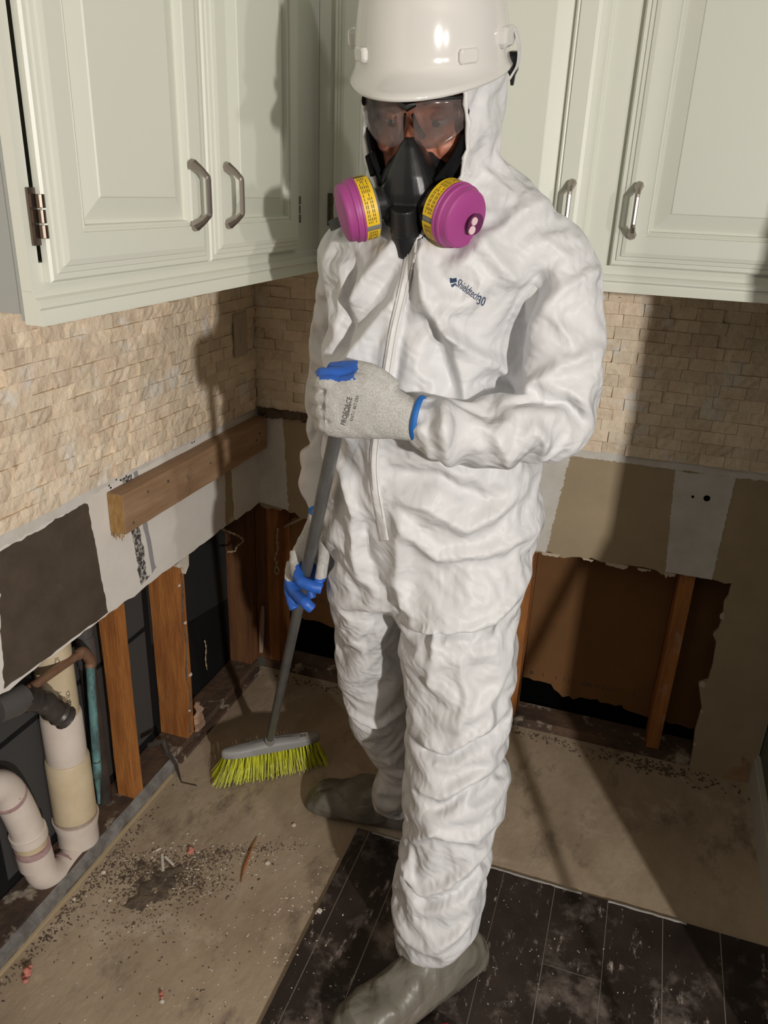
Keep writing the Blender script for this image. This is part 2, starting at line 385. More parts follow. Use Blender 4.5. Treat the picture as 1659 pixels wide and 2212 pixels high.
_nt = M['lens'].node_tree; _n = _nt.nodes.new('ShaderNodeTexNoise'); _n.inputs['Scale'].default_value = 38; _g = _nt.nodes.new('ShaderNodeNewGeometry')
_m = _nt.nodes.new('ShaderNodeMapRange'); _m.inputs['From Min'].default_value = .35; _m.inputs['From Max'].default_value = .65; _m.inputs['To Min'].default_value = .15; _m.inputs['To Max'].default_value = .52
_nt.links.new(_g.outputs['Position'], _n.inputs['Vector']); _nt.links.new(_n.outputs['Fac'], _m.inputs['Value']); _nt.links.new(_m.outputs[0], _nt.nodes['Principled BSDF'].inputs['Alpha'])
M['frame'] = mat('black_spectacle_frame', (0.01, 0.01, 0.01, 1), 0.3)
# broom
M['stick'] = mat('dusty_grey_tube', (0.085, 0.085, 0.085, 1), 0.38, metal=.2, var=(0.13, 0.13, 0.125, 1), vscale=9, stretch=(2, 2, .5))
speck(M['stick'], (0.3, .29, .27, 1), 160, .69, .72)
M['brushbody'] = mat('grey_brush_block', (0.30, 0.295, 0.285, 1), 0.5, bumps=[('noise', 60, .2, .001)])
M['bristle'] = mat('lime_bristle', (0.60, 0.62, 0.012, 1), 0.5, objvar=0)
M['bristledark'] = mat('olive_bristle', (0.17, 0.175, 0.01, 1), 0.6)
M['sticker'] = mat('white_sticker', (0.6, 0.58, 0.55, 1), 0.6)
M['red'] = mat('red_plastic', (0.42, 0.02, 0.02, 1), 0.4)
# ================================================================ the setting
def struct(mb, name, m, parent=None, **k):
    o = mb.build(name, m, parent, **k)
    if parent is None: o['kind'] = 'structure'
    return o
def jag(a, b, n, amp, seed):
    """ragged line from a to b (2-D)"""
    r = np.random.default_rng(seed); a = np.array(a, float); b = np.array(b, float)
    d = (b-a)/np.linalg.norm(b-a); q = np.array([-d[1], d[0]]); out = []
    for i in range(n):
        t = (i + (r.uniform(-.3, .3) if 0 < i < n-1 else 0))/(n-1)
        out.append(tuple(a + (b-a)*t + q*(r.normal()*amp if 0 < i < n-1 else 0)))
    return out

ZS, ZD, ZC, ZTOP = 0.900, 0.598, 1.328, 2.44      # splash bottom, board bottom, cabinet bottom, ceiling
ROW = (ZC - ZS)/15
# --- floor
fl = struct(MB().box((-0.013, -3.6, -0.04), (3.4, 0.013, 0.0)).box((0.013, .013, -0.04), (3.4, .10, 0.0)), 'floor', M['sub'])
# black plank tiles, 12 cm wide, starting where the base cabinets ended
xs = [0.545, 0.578] + [0.68 + 0.12*i for i in range(15)]
for i in range(len(xs)-1):
    x0, x1 = xs[i]+.0010, xs[i+1]-.0010
    ys = [-0.551]
    if i == 5: ys.append(-0.764)
    y = (-1.374 if i == 5 else -1.12 - 0.17*((i*3) % 4))
    while y > -3.0: ys.append(y); y -= 0.61
    ys.append(-3.1)
    for j in range(len(ys)-1):
        if ys[j] < -1.7 and False: continue
        dz = 0.008 + random.uniform(-.0003, .0003)
        MB().box((x0, ys[j+1]+.001, 0.0005), (x1, ys[j]-.001, dz)).build('tile', M['blacktile'], fl, bevel=0)
MB().box((0.5445, -3.1, 0.0003), (xs[-1], -0.5505, 0.0068)).build('grout_bed', M['seam'], fl)
tm_ = MB()
for (xa, xb_) in ((.585, .70), (.86, 1.10), (1.16, 1.33)):
    k = int((xb_-xa)/.012)
    tm_.rings([[(xa + (xb_-xa)*q/k, -.5508 + random.uniform(-.0006, .0006), .0086), (xa + (xb_-xa)*q/k, -.5545 + random.uniform(-.0012, .0012), .0098), (xa + (xb_-xa)*q/k, -.5575 + random.uniform(-.0012, .0012), .0086)] for q in range(k+1)])
tm_.build('caulk_line', M['chipfloor'], fl)
# --- left wall: skim coated board down to ZD, studs below
wl = MB()
bot = [(-3.6, ZD)] + [(-1.06, ZD)] + jag((-1.04, ZD-.004), (-.41, ZD), 30, .0018, 3) + jag((-.40, ZD-.001), (0.0, ZD), 16, .003, 4)
wl.prism([(0.0, ZTOP), (-3.6, ZTOP)] + bot, 'x', -0.013, 0.0)
wl = struct(wl, 'wall_left', M['drywall'])
# --- back wall board, cut ragged, reaching the floor right of x = 1.35
bb = [(0.0, ZTOP), (0.0, ZD)] + jag((0.012, ZD-.012), (0.12, ZD-.012), 8, .004, 5)[0:] + jag((.14, ZD-.03), (.20, ZD-.035), 4, .004, 6) + \
     jag((.26, ZD-.006), (1.345, ZD), 60, .0042, 7) + \
     [(1.345, .56), (1.338, .54), (1.343, .50), (1.34, .46), (1.33, .44), (1.342, .42), (1.346, .35), (1.343, .30), (1.322, .285), (1.332, .25), (1.344, .21), (1.34, .13), (1.346, .07), (1.348, .0), (1.51, .0), (1.51, ZTOP)]
wb = MB().prism(bb, 'y', 0.0, 0.013)
wb = struct(wb, 'wall_back', M['paper'])
# --- stub wall on the right whose end edge stops the lamp light
ws = struct(MB().box((1.515, -0.93, 0), (1.63, 0.013, ZTOP)), 'wall_right', M['greenwall'])
MB().box((1.503, -0.93, 0), (1.515, -0.001, .085)).box((1.506, -0.93, .085), (1.515, -.001, .10)).build('baseboard_right', M['trimw'])['kind'] = 'structure'
struct(MB().box((-0.013, -3.6, ZTOP), (3.4, 0.013, ZTOP+.03)), 'ceiling', M['ceiling'])
# flat patches of skim coat / tape on the boards (1 mm proud, ragged edges)
def patch(name, parent, ax, outline, m, th=0.0012, off=0.0):
    if ax == 'x': return MB().prism(outline, 'x', off, off+th).build(name, m, parent)
    return MB().prism(outline, 'y', -off-th, -off).build(name, m, parent)
patch('torn_backing', wl, 'x', jag((-1.035, ZD+.003), (-.727, ZD+.004), 14, .0015, 11) + jag((-.727, ZD+.006), (-.752, .872), 26, .0010, 12) +
      jag((-.76, .876), (-1.0, .866), 26, .0018, 13) + jag((-1.0, .86), (-1.035, ZD+.006), 26, .0016, 14), M['mastic'])
patch('charcoal_smear', wl, 'x', jag((-.600, ZD+.01), (-.565, ZD+.02), 4, .002, 15) + jag((-.575, ZD+.02), (-.600, .895), 24, .0035, 16) +
      jag((-.612, .89), (-.640, .885), 4, .001, 17) + jag((-.633, .88), (-.603, ZD+.02), 24, .003, 18), M['tape'], off=.0002)
patch('grey_smear', wl, 'x', jag((-.556, ZD+.02), (-.535, ZD+.03), 3, .001, 19) + jag((-.54, ZD+.03), (-.578, .893), 14, .0012, 20) +
      jag((-.593, .893), (-.556, ZD+.03), 14, .0012, 21), M['tape_grey'])
patch('tan_stripe', wl, 'x', jag((-.195, ZD+.002), (-.150, ZD+.002), 3, .0, 22) + jag((-.155, ZD+.01), (-.16, .80), 14, .0015, 23) +
      jag((-.190, .80), (-.200, ZD+.01), 14, .0015, 24), M['paper'])
patch('skim_patch', wb, 'y', [(0.0, ZD+.004)] + jag((0.10, ZD-.008), (.085, ZS-.005), 30, .0015, 25) + [(0, ZS-.005)], M['skim'])
patch('skim_patch', wb, 'y', jag((.70, ZD+.004), (.872, ZD-.002), 12, .001, 26) + jag((.872, ZD), (.902, ZS-.02), 60, .0016, 27) + [(.70, ZS-.02)], M['skim'])
patch('skim_patch', wb, 'y', jag((1.185, ZD+.001), (1.293, ZD+.001), 4, .0, 28) + jag((1.297, ZD), (1.300, ZS-.022), 60, .0009, 29) + jag((1.30, ZS-.02), (1.163, ZS-.022), 5, .002, 30) + jag((1.160, ZS-.022), (1.183, ZD), 60, .0009, 31), M['skim'])
patch('skim_patch', wb, 'y', jag((.87, ZS-.022), (1.50, ZS-.02), 90, .0012, 32) + [(1.50, ZS), (.87, ZS)], M['skim'], th=.0016)
patch('skim_edge', wl, 'x', jag((-1.20, ZS-.03), (-.76, ZS-.022), 60, .0016, 33) + jag((-.74, ZS-.012), (-.02, ZS-.008), 30, .002, 34) + [(-.02, ZS), (-1.2, ZS)], M['skim'], th=.002)
for (y, z) in ((-.68, .888), (-.675, .881), (-.655, .893), (-.64, .887), (-.62, .89), (-.35, .889), (-.34, .889)):
    MB().tube([(0.0012, y, z), (0.0022, y, z)], .0022, 8).build('screw_hole', M['black'], wl)
for (x, z, r) in ((1.212, .815, .0035), (1.245, .816, .008)):
    MB().tube([(x, -.0012, z), (x, -.0024, z)], r, 10).build('screw_hole', M['black'], wb)
# --- split-face stone tiles
def split_tile(seed, w=0.0570, h=ROW-.0006):
    r = np.random.default_rng(seed); nx, nz = 5, 3; v = []; base = r.uniform(.0065, .0115)
    tilt = r.normal(size=2)*.0010
    for j in range(nz):
        for i in range(nx):
            e = .0012 if i in (0, nx-1) or j in (0, nz-1) else 0
            v.append((base + r.normal()*.0009 - e + tilt[0]*(i-2)/2 + tilt[1]*(j-1), -w/2 + w*i/(nx-1), h*j/(nz-1)))
    f = []
    for j in range(nz-1):
        for i in range(nx-1):
            a = j*nx+i; f.append((a, a+1, a+nx+1, a+nx))
    edge = [i for i in range(nx)] + [(j*nx+nx-1) for j in range(1, nz)] + [(nz-1)*nx+i for i in range(nx-2, -1, -1)] + [j*nx for j in range(nz-2, 0, -1)]
    k = len(v)
    for e in edge: v.append((0.0, v[e][1], v[e][2]))
    n = len(edge)
    for a in range(n): f.append((edge[a], k+a, k+(a+1) % n, edge[(a+1) % n]))
    f.append(tuple(range(k, k+n)))
    return v, f
TV = [split_tile(100+i) for i in range(18)]
def tile_mesh(k, vv):
    me = bpy.data.meshes.new('tile'); v, f = vv; me.from_pydata(v, [], f); me.materials.append(M['tile']); me.validate()
    bm = bmesh.new(); bm.from_mesh(me); bmesh.ops.recalc_face_normals(bm, faces=bm.faces); bm.to_mesh(me); bm.free(); return me
TM = [tile_mesh(i, v) for i, v in enumerate(TV)]
def tile_rows(L0, L1):
    """(row, centre, width factor) along 0..L"""
    out = []
    for r in range(15):
        s = L0 - random.uniform(0, .057)*(1 if r % 1 == 0 else 0) - .0285
        while s < L1:
            out.append((r, s)); s += .0578
    return out
def put_tiles(parent, wall, L0, L1, hidden):
    extra = MB(); cnt = 0
    T = tile_rows(L0, L1)
    def score(t): return 0 if hidden(t[1], ZS + t[0]*ROW) else 1
    vis = [t for t in T if score(t)]; n = 0
    for (r, s) in T:
        k = random.randrange(18); lo = max(s-.0285, L0); hi = min(s+.0285, L1)
        if hi-lo < .006: continue
        sc = (hi-lo)/.057; c = (hi+lo)/2; z = ZS + r*ROW + .0003
        mirror = random.random() < .5
        ang = 0 if wall == 'x' else 0
        if n < 300 and not hidden(s, z):
            o = bpy.data.objects.new('tile', TM[k]); COL.objects.link(o); o.parent = parent
            o.scale = (1, sc, 1)
            if wall == 'x': o.location = (0.0, -c, z)
            else: o.location = (c, 0.0, z); o.rotation_euler = (0, 0, -math.pi/2)
            n += 1
        else:
            v, f = TV[k]
            if wall == 'x': extra.add([(p[0], -c + p[1]*sc, z+p[2]) for p in v], f)
            else: extra.add([(c + p[1]*sc, -p[0], z+p[2]) for p in v], f)
    if extra.v:
        o = extra.build('tiles', M['tile'], parent, fix=True); o['kind'] = 'stuff'
put_tiles(wl, 'x', 0.014, 2.20, lambda s, z: s > 1.06)
put_tiles(wb, 'y', 0.0, 1.49, lambda s, z: .17 < s < .80)
# mortar ridge under the last tile row in the corner
mt = MB(); r = np.random.default_rng(4)
for i in range(34):
    x = .012 + i*.008; mt.box((x, -.012 - r.uniform(0, .004), ZS-.016 - r.uniform(0, .012)), (x+.0085, 0, ZS + .003*r.uniform(-1, 1)))
mt.build('mortar', M['dirt'], wb)
# switch plate on the left wall, tile coloured
sp = MB().box((.012, -.139, 1.066), (.0165, -.072, 1.180)).box((.0165, -.112, 1.105), (.0185, -.099, 1.142)).build('wall_plate', mat('stone_toned_plate', (0.50, 0.43, 0.36, 1), .45), None, bevel=.0012)
tag(sp, 'small beige blank wall plate among the stone tiles near the corner', 'wall plate')

# --- framing in the opened walls: each piece of lumber a thing of its own
def stud(lo, hi, label, m='stud', name='stud', bev=.0015):
    b = MB(); x0, y0, z0 = lo; x1, y1, z1 = hi; r = np.random.default_rng(int(abs(x0*999+y0*777)))
    R = []
    for i in range(9):
        z = z0 + (z1-z0)*i/8; j = lambda: r.normal()*.0008
        R.append([(x0+j(), y0+j(), z), (x1+j(), y0+j(), z), (x1+j(), y1+j(), z), (x0+j(), y1+j(), z)])
    b.rings(R); o = b.build(name, M[m], bevel=bev); tag(o, label, 'stud'); return o
XF, XB = -.0135, -.10
ZP = 0.034
stud((XB, -.438, ZP), (XF, -.401, 1.0), 'thick reddish wall stud with a long crack, second from the white drain pipe')
stud((-.060, -.690, ZP), (XF, -.652, 1.0), 'narrow orange wall stud standing next to the green copper pipe')
stud((XB, -1.190, ZP), (XF, -1.152, 1.0), 'orange wall stud cut off by the left photo edge below the dark board')
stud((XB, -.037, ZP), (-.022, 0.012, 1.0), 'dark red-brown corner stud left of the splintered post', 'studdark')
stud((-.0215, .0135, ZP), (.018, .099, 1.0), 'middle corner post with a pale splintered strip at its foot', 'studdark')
stud((.019, .0135, ZP), (.057, .099, 1.0), 'orange corner post with a dried glue drip hanging on it')
stud((.800, .0135, ZP), (.842, .099, 1.0), 'orange stud half hidden behind the white suit leg')
stud((1.222, .0135, ZP), (1.260, .099, 1.0), 'orange stud right of the printed brown board')
b = MB(); 
for s in range(14):
    z = .55 - s*.036; b.tube([(-.0128 + .0005*math.sin(s), -.418 + .006*math.sin(s*1.3), z), (-.0128, -.418 + .006*math.sin(s*1.3+1.3), z-.037)], .0016 + .001*(s % 3), 5)
o = b.build('stud_crack', M['dirt'], bpy.data.objects['stud'])
for (y, z, r_) in ((-.413, .40, .006), (-.428, .52, .005), (-.405, .23, .007), (-.42, .12, .005)):
    MB().tube([(-.0142, y, z), (-.0122, y, z+.002)], r_, 6).build('chip', M['chip'], bpy.data.objects['stud'])
pl = MB().box((XB, -3.4, 0), (XF, .0, ZP)).build('bottom_plate', M['plate'], bevel=.002); tag(pl, 'dirty dark bottom plate under the left wall studs', 'plank')
pl = MB().box((.0, .0135, 0.0005), (1.50, .099, ZP-.002)).build('bottom_plate', M['plate'], bevel=.002); tag(pl, 'dusty brown bottom plate under the studs of the back wall', 'plank')
# what closes the cavities
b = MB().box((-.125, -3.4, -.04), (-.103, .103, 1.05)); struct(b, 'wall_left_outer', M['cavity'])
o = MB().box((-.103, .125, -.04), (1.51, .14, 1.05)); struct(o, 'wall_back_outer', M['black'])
sh = MB(); sh.prism([(-.445, .33), (-.015, .26)] + jag((-.015, .27), (-.015, .60), 3, 0, 1) + [(-.445, .62)], 'x', -.1025, -.1005)
tag(sh.build('sheathing_board', mat('shaded_sheathing', (.016, .016, .016, 1), .8), None), 'grey sheathing board darkened for shade, deep between the red stud and the corner', 'board')  # colour lowered to hold the shadow between stud and corner
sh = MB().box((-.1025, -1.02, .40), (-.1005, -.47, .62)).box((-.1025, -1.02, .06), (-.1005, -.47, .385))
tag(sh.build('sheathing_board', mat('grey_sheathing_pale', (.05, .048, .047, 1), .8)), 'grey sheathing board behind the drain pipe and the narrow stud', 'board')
# gypsum back of the next room with faint printing
def bottomless(x0, x1, pts, seed):
    return [(x0, .99)] + [(x0, pts[0][1])] + pts + [(x1, pts[-1][1]), (x1, .99)]
gb = MB().prism(bottomless(.843, 1.221, jag((.845, .120), (.93, .115), 6, .002, 1) + jag((.94, .10), (1.0, .078), 5, .004, 2) + [(1.02, .092), (1.05, .092)] + jag((1.07, .098), (1.22, .075), 12, .003, 3), 1), 'y', .1005, .1125).build('gypsum_board', M['cavityboard'])
tag(gb, 'brown back of a gypsum board with faint printed letters, torn at the bottom', 'board')
for k_, ch in enumerate('B  I  I II  CASTILLO    I'):
    if ch != ' ': place_text('printed_letter', ch, .016, (.862 + .0128*k_, .1005, .142), (1, 0, .0), (0, 0, 1), M['ink'], gb, lift=.0006, squeeze=1.3)
gb = MB().prism(bottomless(1.2605, 1.49, jag((1.262, .075), (1.48, .06), 12, .003, 5), 1), 'y', .1005, .1125).build('gypsum_board', M['cavityboard'])
tag(gb, 'brown gypsum board back in the narrow dark gap right of the orange stud', 'board')
gb = MB().prism(bottomless(.058, .799, jag((.06, .16), (.79, .13), 30, .004, 6), 1), 'y', .1005, .1125).build('gypsum_board', M['cavityboard'])
tag(gb, 'brown gypsum board back behind the broom handle and lower glove', 'board')
for k_, ch in enumerate('CASTILLO'): place_text('printed_letter', ch, .016, (.11 + .016*k_, .1005, .24), (1, 0, .0), (0, 0, 1), M['ink'], gb, lift=.0006, squeeze=1.4)
# torn paper and gypsum crumbs along the cut edges
r = np.random.default_rng(12)
for (x, z, w, h) in ((.885, ZD-.008, .05, .010), (1.06, ZD-.006, .06, .009), (1.13, ZD-.006, .035, .008), (1.195, ZD-.008, .03, .012), (.985, ZD-.004, .03, .006)):
    q = [(x-w/2, z+h*.6)] + jag((x-w/2+.003, z-h*.2), (x+w/2-.003, z-h*.2), 7, h*.3, int(x*1000)) + [(x+w/2, z+h*.6)]
    MB().prism(q, 'y', -.0016, -.0004).build('torn_paper', M['papertorn'], wb)
for (x, z, w, h) in ((1.340, .50, .007, .014), (1.330, .285, .010, .012), (1.346, .09, .005, .006), (1.345, .20, .005, .008)):
    q = [(x, z+h), (x+w, z+h*.3), (x+w*.7, z-h*.7), (x-w*.5, z-h*.5), (x-w*.8, z+h*.2)]
    MB().prism(q, 'y', -.0018, -.0004).build('torn_paper', M['papertorn'], wb)
q = jag((-.455, ZD-.004), (-.395, ZD+.002), 5, .001, 8) + jag((-.397, ZD-.03), (-.415, ZD-.048), 3, .001, 9) + jag((-.42, ZD-.03), (-.45, ZD-.012), 4, .003, 10)
MB().prism(q, 'x', -.010, .001).build('torn_paper', M['chip'], wl)
# broken wallboard foot at the right corner
MB().prism([(1.44, .004), (1.50, .004), (1.497, .07), (1.47, .085), (1.475, .05), (1.452, .04)], 'y', -.002, 0).build('torn_paper', M['lumber'], wb)

# --- ledger board nailed on the left wall
lb = MB(); a, bq = -.690, -.014
R = []
for i in range(16):
    y = a + (bq-a)*i/15; j = lambda: r.normal()*.0005
    R.append([(0.0025, y, .783+j()), (.040+j(), y, .783+j()), (.040+j(), y, .874+j()), (.0025, y, .876+j())])
lb.rings(R)
lb = lb.build('ledger_board', M['lumber'], bevel=.002); tag(lb, 'horizontal brown wooden ledger board screwed to the white left wall', 'plank')
MB().box((.0035, a-.0012, .785), (.0385, a+.0002, .873)).build('end_grain', M['endgrain'], lb)
for (y, z) in ((-.66, .80), (-.52, .85), (-.33, .835), (-.06, .84), (-.6, .852), (-.08, .825)):
    MB().tube([(.0395, y, z), (.0412, y, z)], .0035, 8).build('knot', M['dirt'], lb)
fr = MB()
for i in range(7): fr.tube([(.006+i*.005, a+.0005, .787), (.005+i*.005, a-.001, .776 - .004*(i % 3))], .0012, 5)
fr.build('splinter_fringe', M['endgrain'], lb)
# --- metal strip along the floor edge
st = MB(); R = []
for i in range(40):
    y = -1.6 + (1.085)*i/39; j = r.normal()*.0012; k = r.normal()*.0015
    R.append([(-.0125, y, .001), (.003+j, y, .001), (.003+j, y, .026+k), (-.0125, y, .034+k)])
st.rings(R); st = st.build('edge_strip', M['strip'], bevel=0); tag(st, 'dented grey metal strip running along the floor below the left wall', 'strip')
tr = MB().rings([[(.0035, y, .0005), (.010, y, .0005), (.009, y, .006), (.0035, y, .007)] for y in (-1.5, -1.0, -.8, -.55)]).build('wood_sliver', M['foam']); tag(tr, 'thin pale wood sliver lying against the metal floor strip', 'sliver')
# continuation of the wood edge toward the corner
tr = MB().rings([[(-.012, y, .0005), (.004, y, .0005), (.004, y, .012), (-.012, y, .013)] for y in (-.50, -.3, -.02)]).build('wood_strip', M['plate']); tag(tr, 'brown wood strip on the floor between broom and corner', 'strip')
tq = MB(); R = []
for i in range(10):
    z = .035 + i*.010; w = .016*(1 - (i/9)**2)+.003; rr = np.random.default_rng(i)
    c = (-.006 + rr.normal()*.002, -.385 + rr.normal()*.003)
    R.append([(c[0]-.005, c[1]-w, z), (c[0]+.005, c[1]-w*.8, z), (c[0]+.006, c[1]+w, z), (c[0]-.004, c[1]+w*.9, z)])
tq.rings(R); tag(tq.build('wood_splinter', mat('pale_splinter', (.45, .30, .21, 1), .8, var=(.25, .14, .09, 1), vscale=30)), 'pale torn wood splinter standing at the foot of the red stud', 'splinter')
tq = MB().tube([at(562, 1440, 'y', .0), at(572, 1380, 'y', -.002), at(580, 1318, 'y', -.001)], [.006, .008, .005], 6, squeeze if False else 0) if False else MB()
tq.tube([(-.008, .004, .06), (-.004, .003, .12), (.0, .004, .19), (.002, .006, .235)], [.007, .009, .008, .005], 6, squash=.5)
tag(tq.build('wood_splinter', mat('pale_splinter2', (.40, .27, .20, 1), .8)), 'pale upright splinter leaning in the corner between the posts', 'splinter')
# dried foam drips in the corner
def drip(name, pts, rr, label):
    o = MB().tube(cloth_pts(pts, 5), [rr*(1+.5*math.sin(i*2.1)) for i in range(len(cloth_pts(pts, 5)))], 7).build(name, M['foam'], smooth=True); tag(o, label, 'glue drip'); return o
drip('glue_drip', [at(600, 1140, 'y', .008), at(598, 1165, 'y', .006), at(600, 1185, 'y', .006), at(594, 1205, 'y', .006), at(598, 1222, 'y', .006), at(602, 1232, 'y', .005), at(598, 1241, 'y', .005), at(594, 1232, 'y', .005), at(599, 1212, 'y', .004)], .0035, 'yellowed glue drip looping down the orange corner post')
drip('glue_drip', [at(480, 1143, 'x', -.016), at(500, 1151, 'x', -.018), at(515, 1158, 'x', -.02), at(525, 1168, 'x', -.02), at(512, 1180, 'x', -.02), at(507, 1190, 'x', -.02), at(492, 1192, 'x', -.02)], .0032, 'knotted yellowish glue strand under the board left of the corner')
drip('glue_drip', [at(442, 1383, 'x', -.09), at(445, 1400, 'x', -.09), at(444, 1425, 'x', -.09), at(447, 1446, 'x', -.09)], .0022, 'thin pale glue string hanging in the dark cavity')
o = MB().tube([at(603, 1143, 'y', .06), at(690, 1100, 'y', .06)], .005, 8).build('conduit', M['foam']); tag(o, 'thin beige cable slanting across the dark corner cavity', 'cable')

# --- drains and water pipes in the left cavity
PX, PY = -.056, -.848
dp = empty('drain_pipe', (0, 0, 0), 'thick white plastic drain pipe with coupling standing in the left wall', 'pipe')
def vtube(mb, z0, z1, r, lean=.06, flare=()):
    pts = [(PX, PY + (.45-z)*-.0, z) for z in np.linspace(z0, z1, 2)]
    return mb.tube(pts, r, 28)
split_smooth(vtube(MB(), .36, .80, .0405).build('upper_pipe', M['pvc_cream'], dp))
split_smooth(MB().tube([(PX, PY, z) for z in (.245, .25, .395, .402)], [.0415, .0445, .0445, .0425], 28).build('neck', M['pvc'], dp))
split_smooth(MB().tube([(PX, PY, z) for z in (.095, .10, .275, .28)], [.044, .0485, .0485, .0465], 28).build('coupling', M['pvc_cream'], dp))
split_smooth(MB().tube([(PX, PY, z) for z in (.101, .116)], [.0492, .0492], 28).build('cement_ring', M['cement'], dp))
wy = MB().tube([(PX, PY, z) for z in (-.02, .0, .075, .105, .108)], [.049, .0465, .0465, .0525, .0525], 28)
split_smooth(wy.build('wye_fitting', M['pvc'], dp))
bend = cloth_pts([(PX+.004, PY-.0, .018), (PX+.010, PY-.055, .012), (PX+.010, PY-.095, .022), (PX+.008, PY-.125, .055), (PX+.004, PY-.135, .10)], 5)
split_smooth(MB().tube(bend, .034, 24).build('side_branch', M['pvc'], dp))
tp = [(PX+.004, PY-.135, .095), (PX+.003, PY-.138, .135), (PX, PY-.145, .19)]
split_smooth(MB().tube([tp[0], tp[1]], .037, 24).build('collar', M['pvc'], dp))
split_smooth(MB().tube([(PX+.006, PY-.065, .010), (PX+.007, PY-.072, .011)], .0385, 24).build('primer_ring', M['primer'], dp))
split_smooth(MB().tube([(PX+.003, PY-.1378, .134), (PX+.003, PY-.138, .150)], .0372, 24).build('primer_ring', M['primer'], dp))
split_smooth(MB().tube([(PX+.002, PY-.139, .15), (PX+.002, PY-.140, .175)], .0335, 24).build('stub', M['pvc_cream'], dp))
tpipe = cloth_pts([(PX+.002, PY-.14, .172), (PX+.002, PY-.15, .235), (PX+.0, PY-.165, .30), (PX, PY-.185, .345), (PX, PY-.215, .365), (PX, PY-.25, .36)], 5)
split_smooth(MB().tube(tpipe, .0345, 24).build('trap_bend', M['pvc'], dp))
split_smooth(MB().tube([(PX+.002, PY-.14, .172), (PX+.002, PY-.1425, .192)], .0385, 24).build('collar', M['pvc'], dp))
split_smooth(MB().tube([(PX, PY-.168, .305), (PX, PY-.172, .313)], .0362, 24).build('primer_ring', M['primer'], dp))
split_smooth(MB().tube([(PX, PY, -.002), (PX, PY, .006)], [.060, .050], 20).build('plaster_collar', M['chip'], dp))
# print on the pipe, wrapped by projecting on the round wall
def pipe_text(body, size, z, ang, rad):
    me = text_mesh(body, size, 0)
    for v in me.vertices:
        s, t = v.co.x, v.co.y
        a = ang + t/rad
        v.co = (PX + (rad+.0004)*math.cos(a), PY + (rad+.0004)*math.sin(a), z - s)
    link_mesh('printing', me, M['ink'], dp)
pipe_text('CELLULAR', .013, .475, -.30, .0405); pipe_text('1-800', .013, .482, -.72, .0405); pipe_text('IC 3T1', .014, .565, -.62, .0405)
settle(dp, (PX, PY, 0))
cp = empty('copper_pipe', (0, 0, 0), 'bent copper pipe with green corroded lower end next to the white drain pipe', 'pipe')
c0 = at(60, 1490, 'x', -.004); c1 = at(178, 1408, 'x', -.02); c2 = at(194, 1422, 'x', -.024); 
c3 = np.array([-.030, c2[1]-.002, .40]); c4 = np.array([-.036, c2[1]-.004, .25]); c5 = np.array([-.04, c2[1]-.006, .17]); c6 = np.array([-.042, c2[1]-.01, .09])
split_smooth(MB().tube([c0, c0*.1+c1*.9], .0095, 14).build('horizontal_run', M['copper'], cp))
el = cloth_pts([c0*.1+c1*.9, c1, c2 + np.array([0, 0, -.004]), c2*.8+c3*.2], 5)
split_smooth(MB().tube(el, .0118, 14).build('elbow', M['copper'], cp))
split_smooth(MB().tube([c2*.8+c3*.2, c3, c4, c5], [.0098, .0098, .0100, .0100], 14).build('downpipe', M['verdigris'], cp))
split_smooth(MB().tube([c5, c5*.6+c6*.4, c6], [.009, .006, .003], 10).build('crushed_end', M['verdigris'], cp))
split_smooth(MB().tube([c4+np.array([0, 0, -.03]), c4+np.array([0, 0, -.033])], .0112, 14).build('wire_tie', M['nickel'], cp))
settle(cp, (c6[0], c6[1], .03))
rp = empty('insulated_pipe', (0, 0, 0), 'black insulated pipe standing behind the green copper pipe', 'pipe')
for (z0, z1, rr, mm) in ((.50, .62, .020, 'rubber_grey'), (.44, .52, .022, 'rubber_grey'), (.03, .46, .019, 'rubber')):
    split_smooth(MB().tube([(-.078, -.722, z0), (-.078, -.722, (z0+z1)/2), (-.078, -.722, z1)], [rr, rr*1.05, rr], 14).build('sleeve', M[mm], rp))
settle(rp, (-.078, -.722, .03))
hb = empty('rubber_elbow', (0, 0, 0), 'crumpled black rubber hose elbow poking out below the dark board', 'hose')
e0 = at(-12, 1535, 'x', -.01); e1 = at(40, 1512, 'x', -.006); e2 = at(85, 1512, 'x', .0); e3 = at(118, 1535, 'x', .008)
split_smooth(MB().tube(cloth_pts([e1, e2, e3, e3 + np.array([.008, .018, -.028])], 5), [.024+.0022*math.sin(i*2.2) for i in range(16)], 14).build('hose', M['rubber'], hb, smooth=True))
split_smooth(MB().tube([e0, e0*.3+e1*.7, e1*1.0+np.array([0, .012, 0])], [.027, .029, .027], 14).build('cuff', M['rubber_grey'], hb))
split_smooth(MB().tube([e1+np.array([0, .012, -.001]), e1*.4+e2*.6], [.0275, .026], 9).build('clamp', M['rubber'], hb))
settle(hb, tuple(e1))

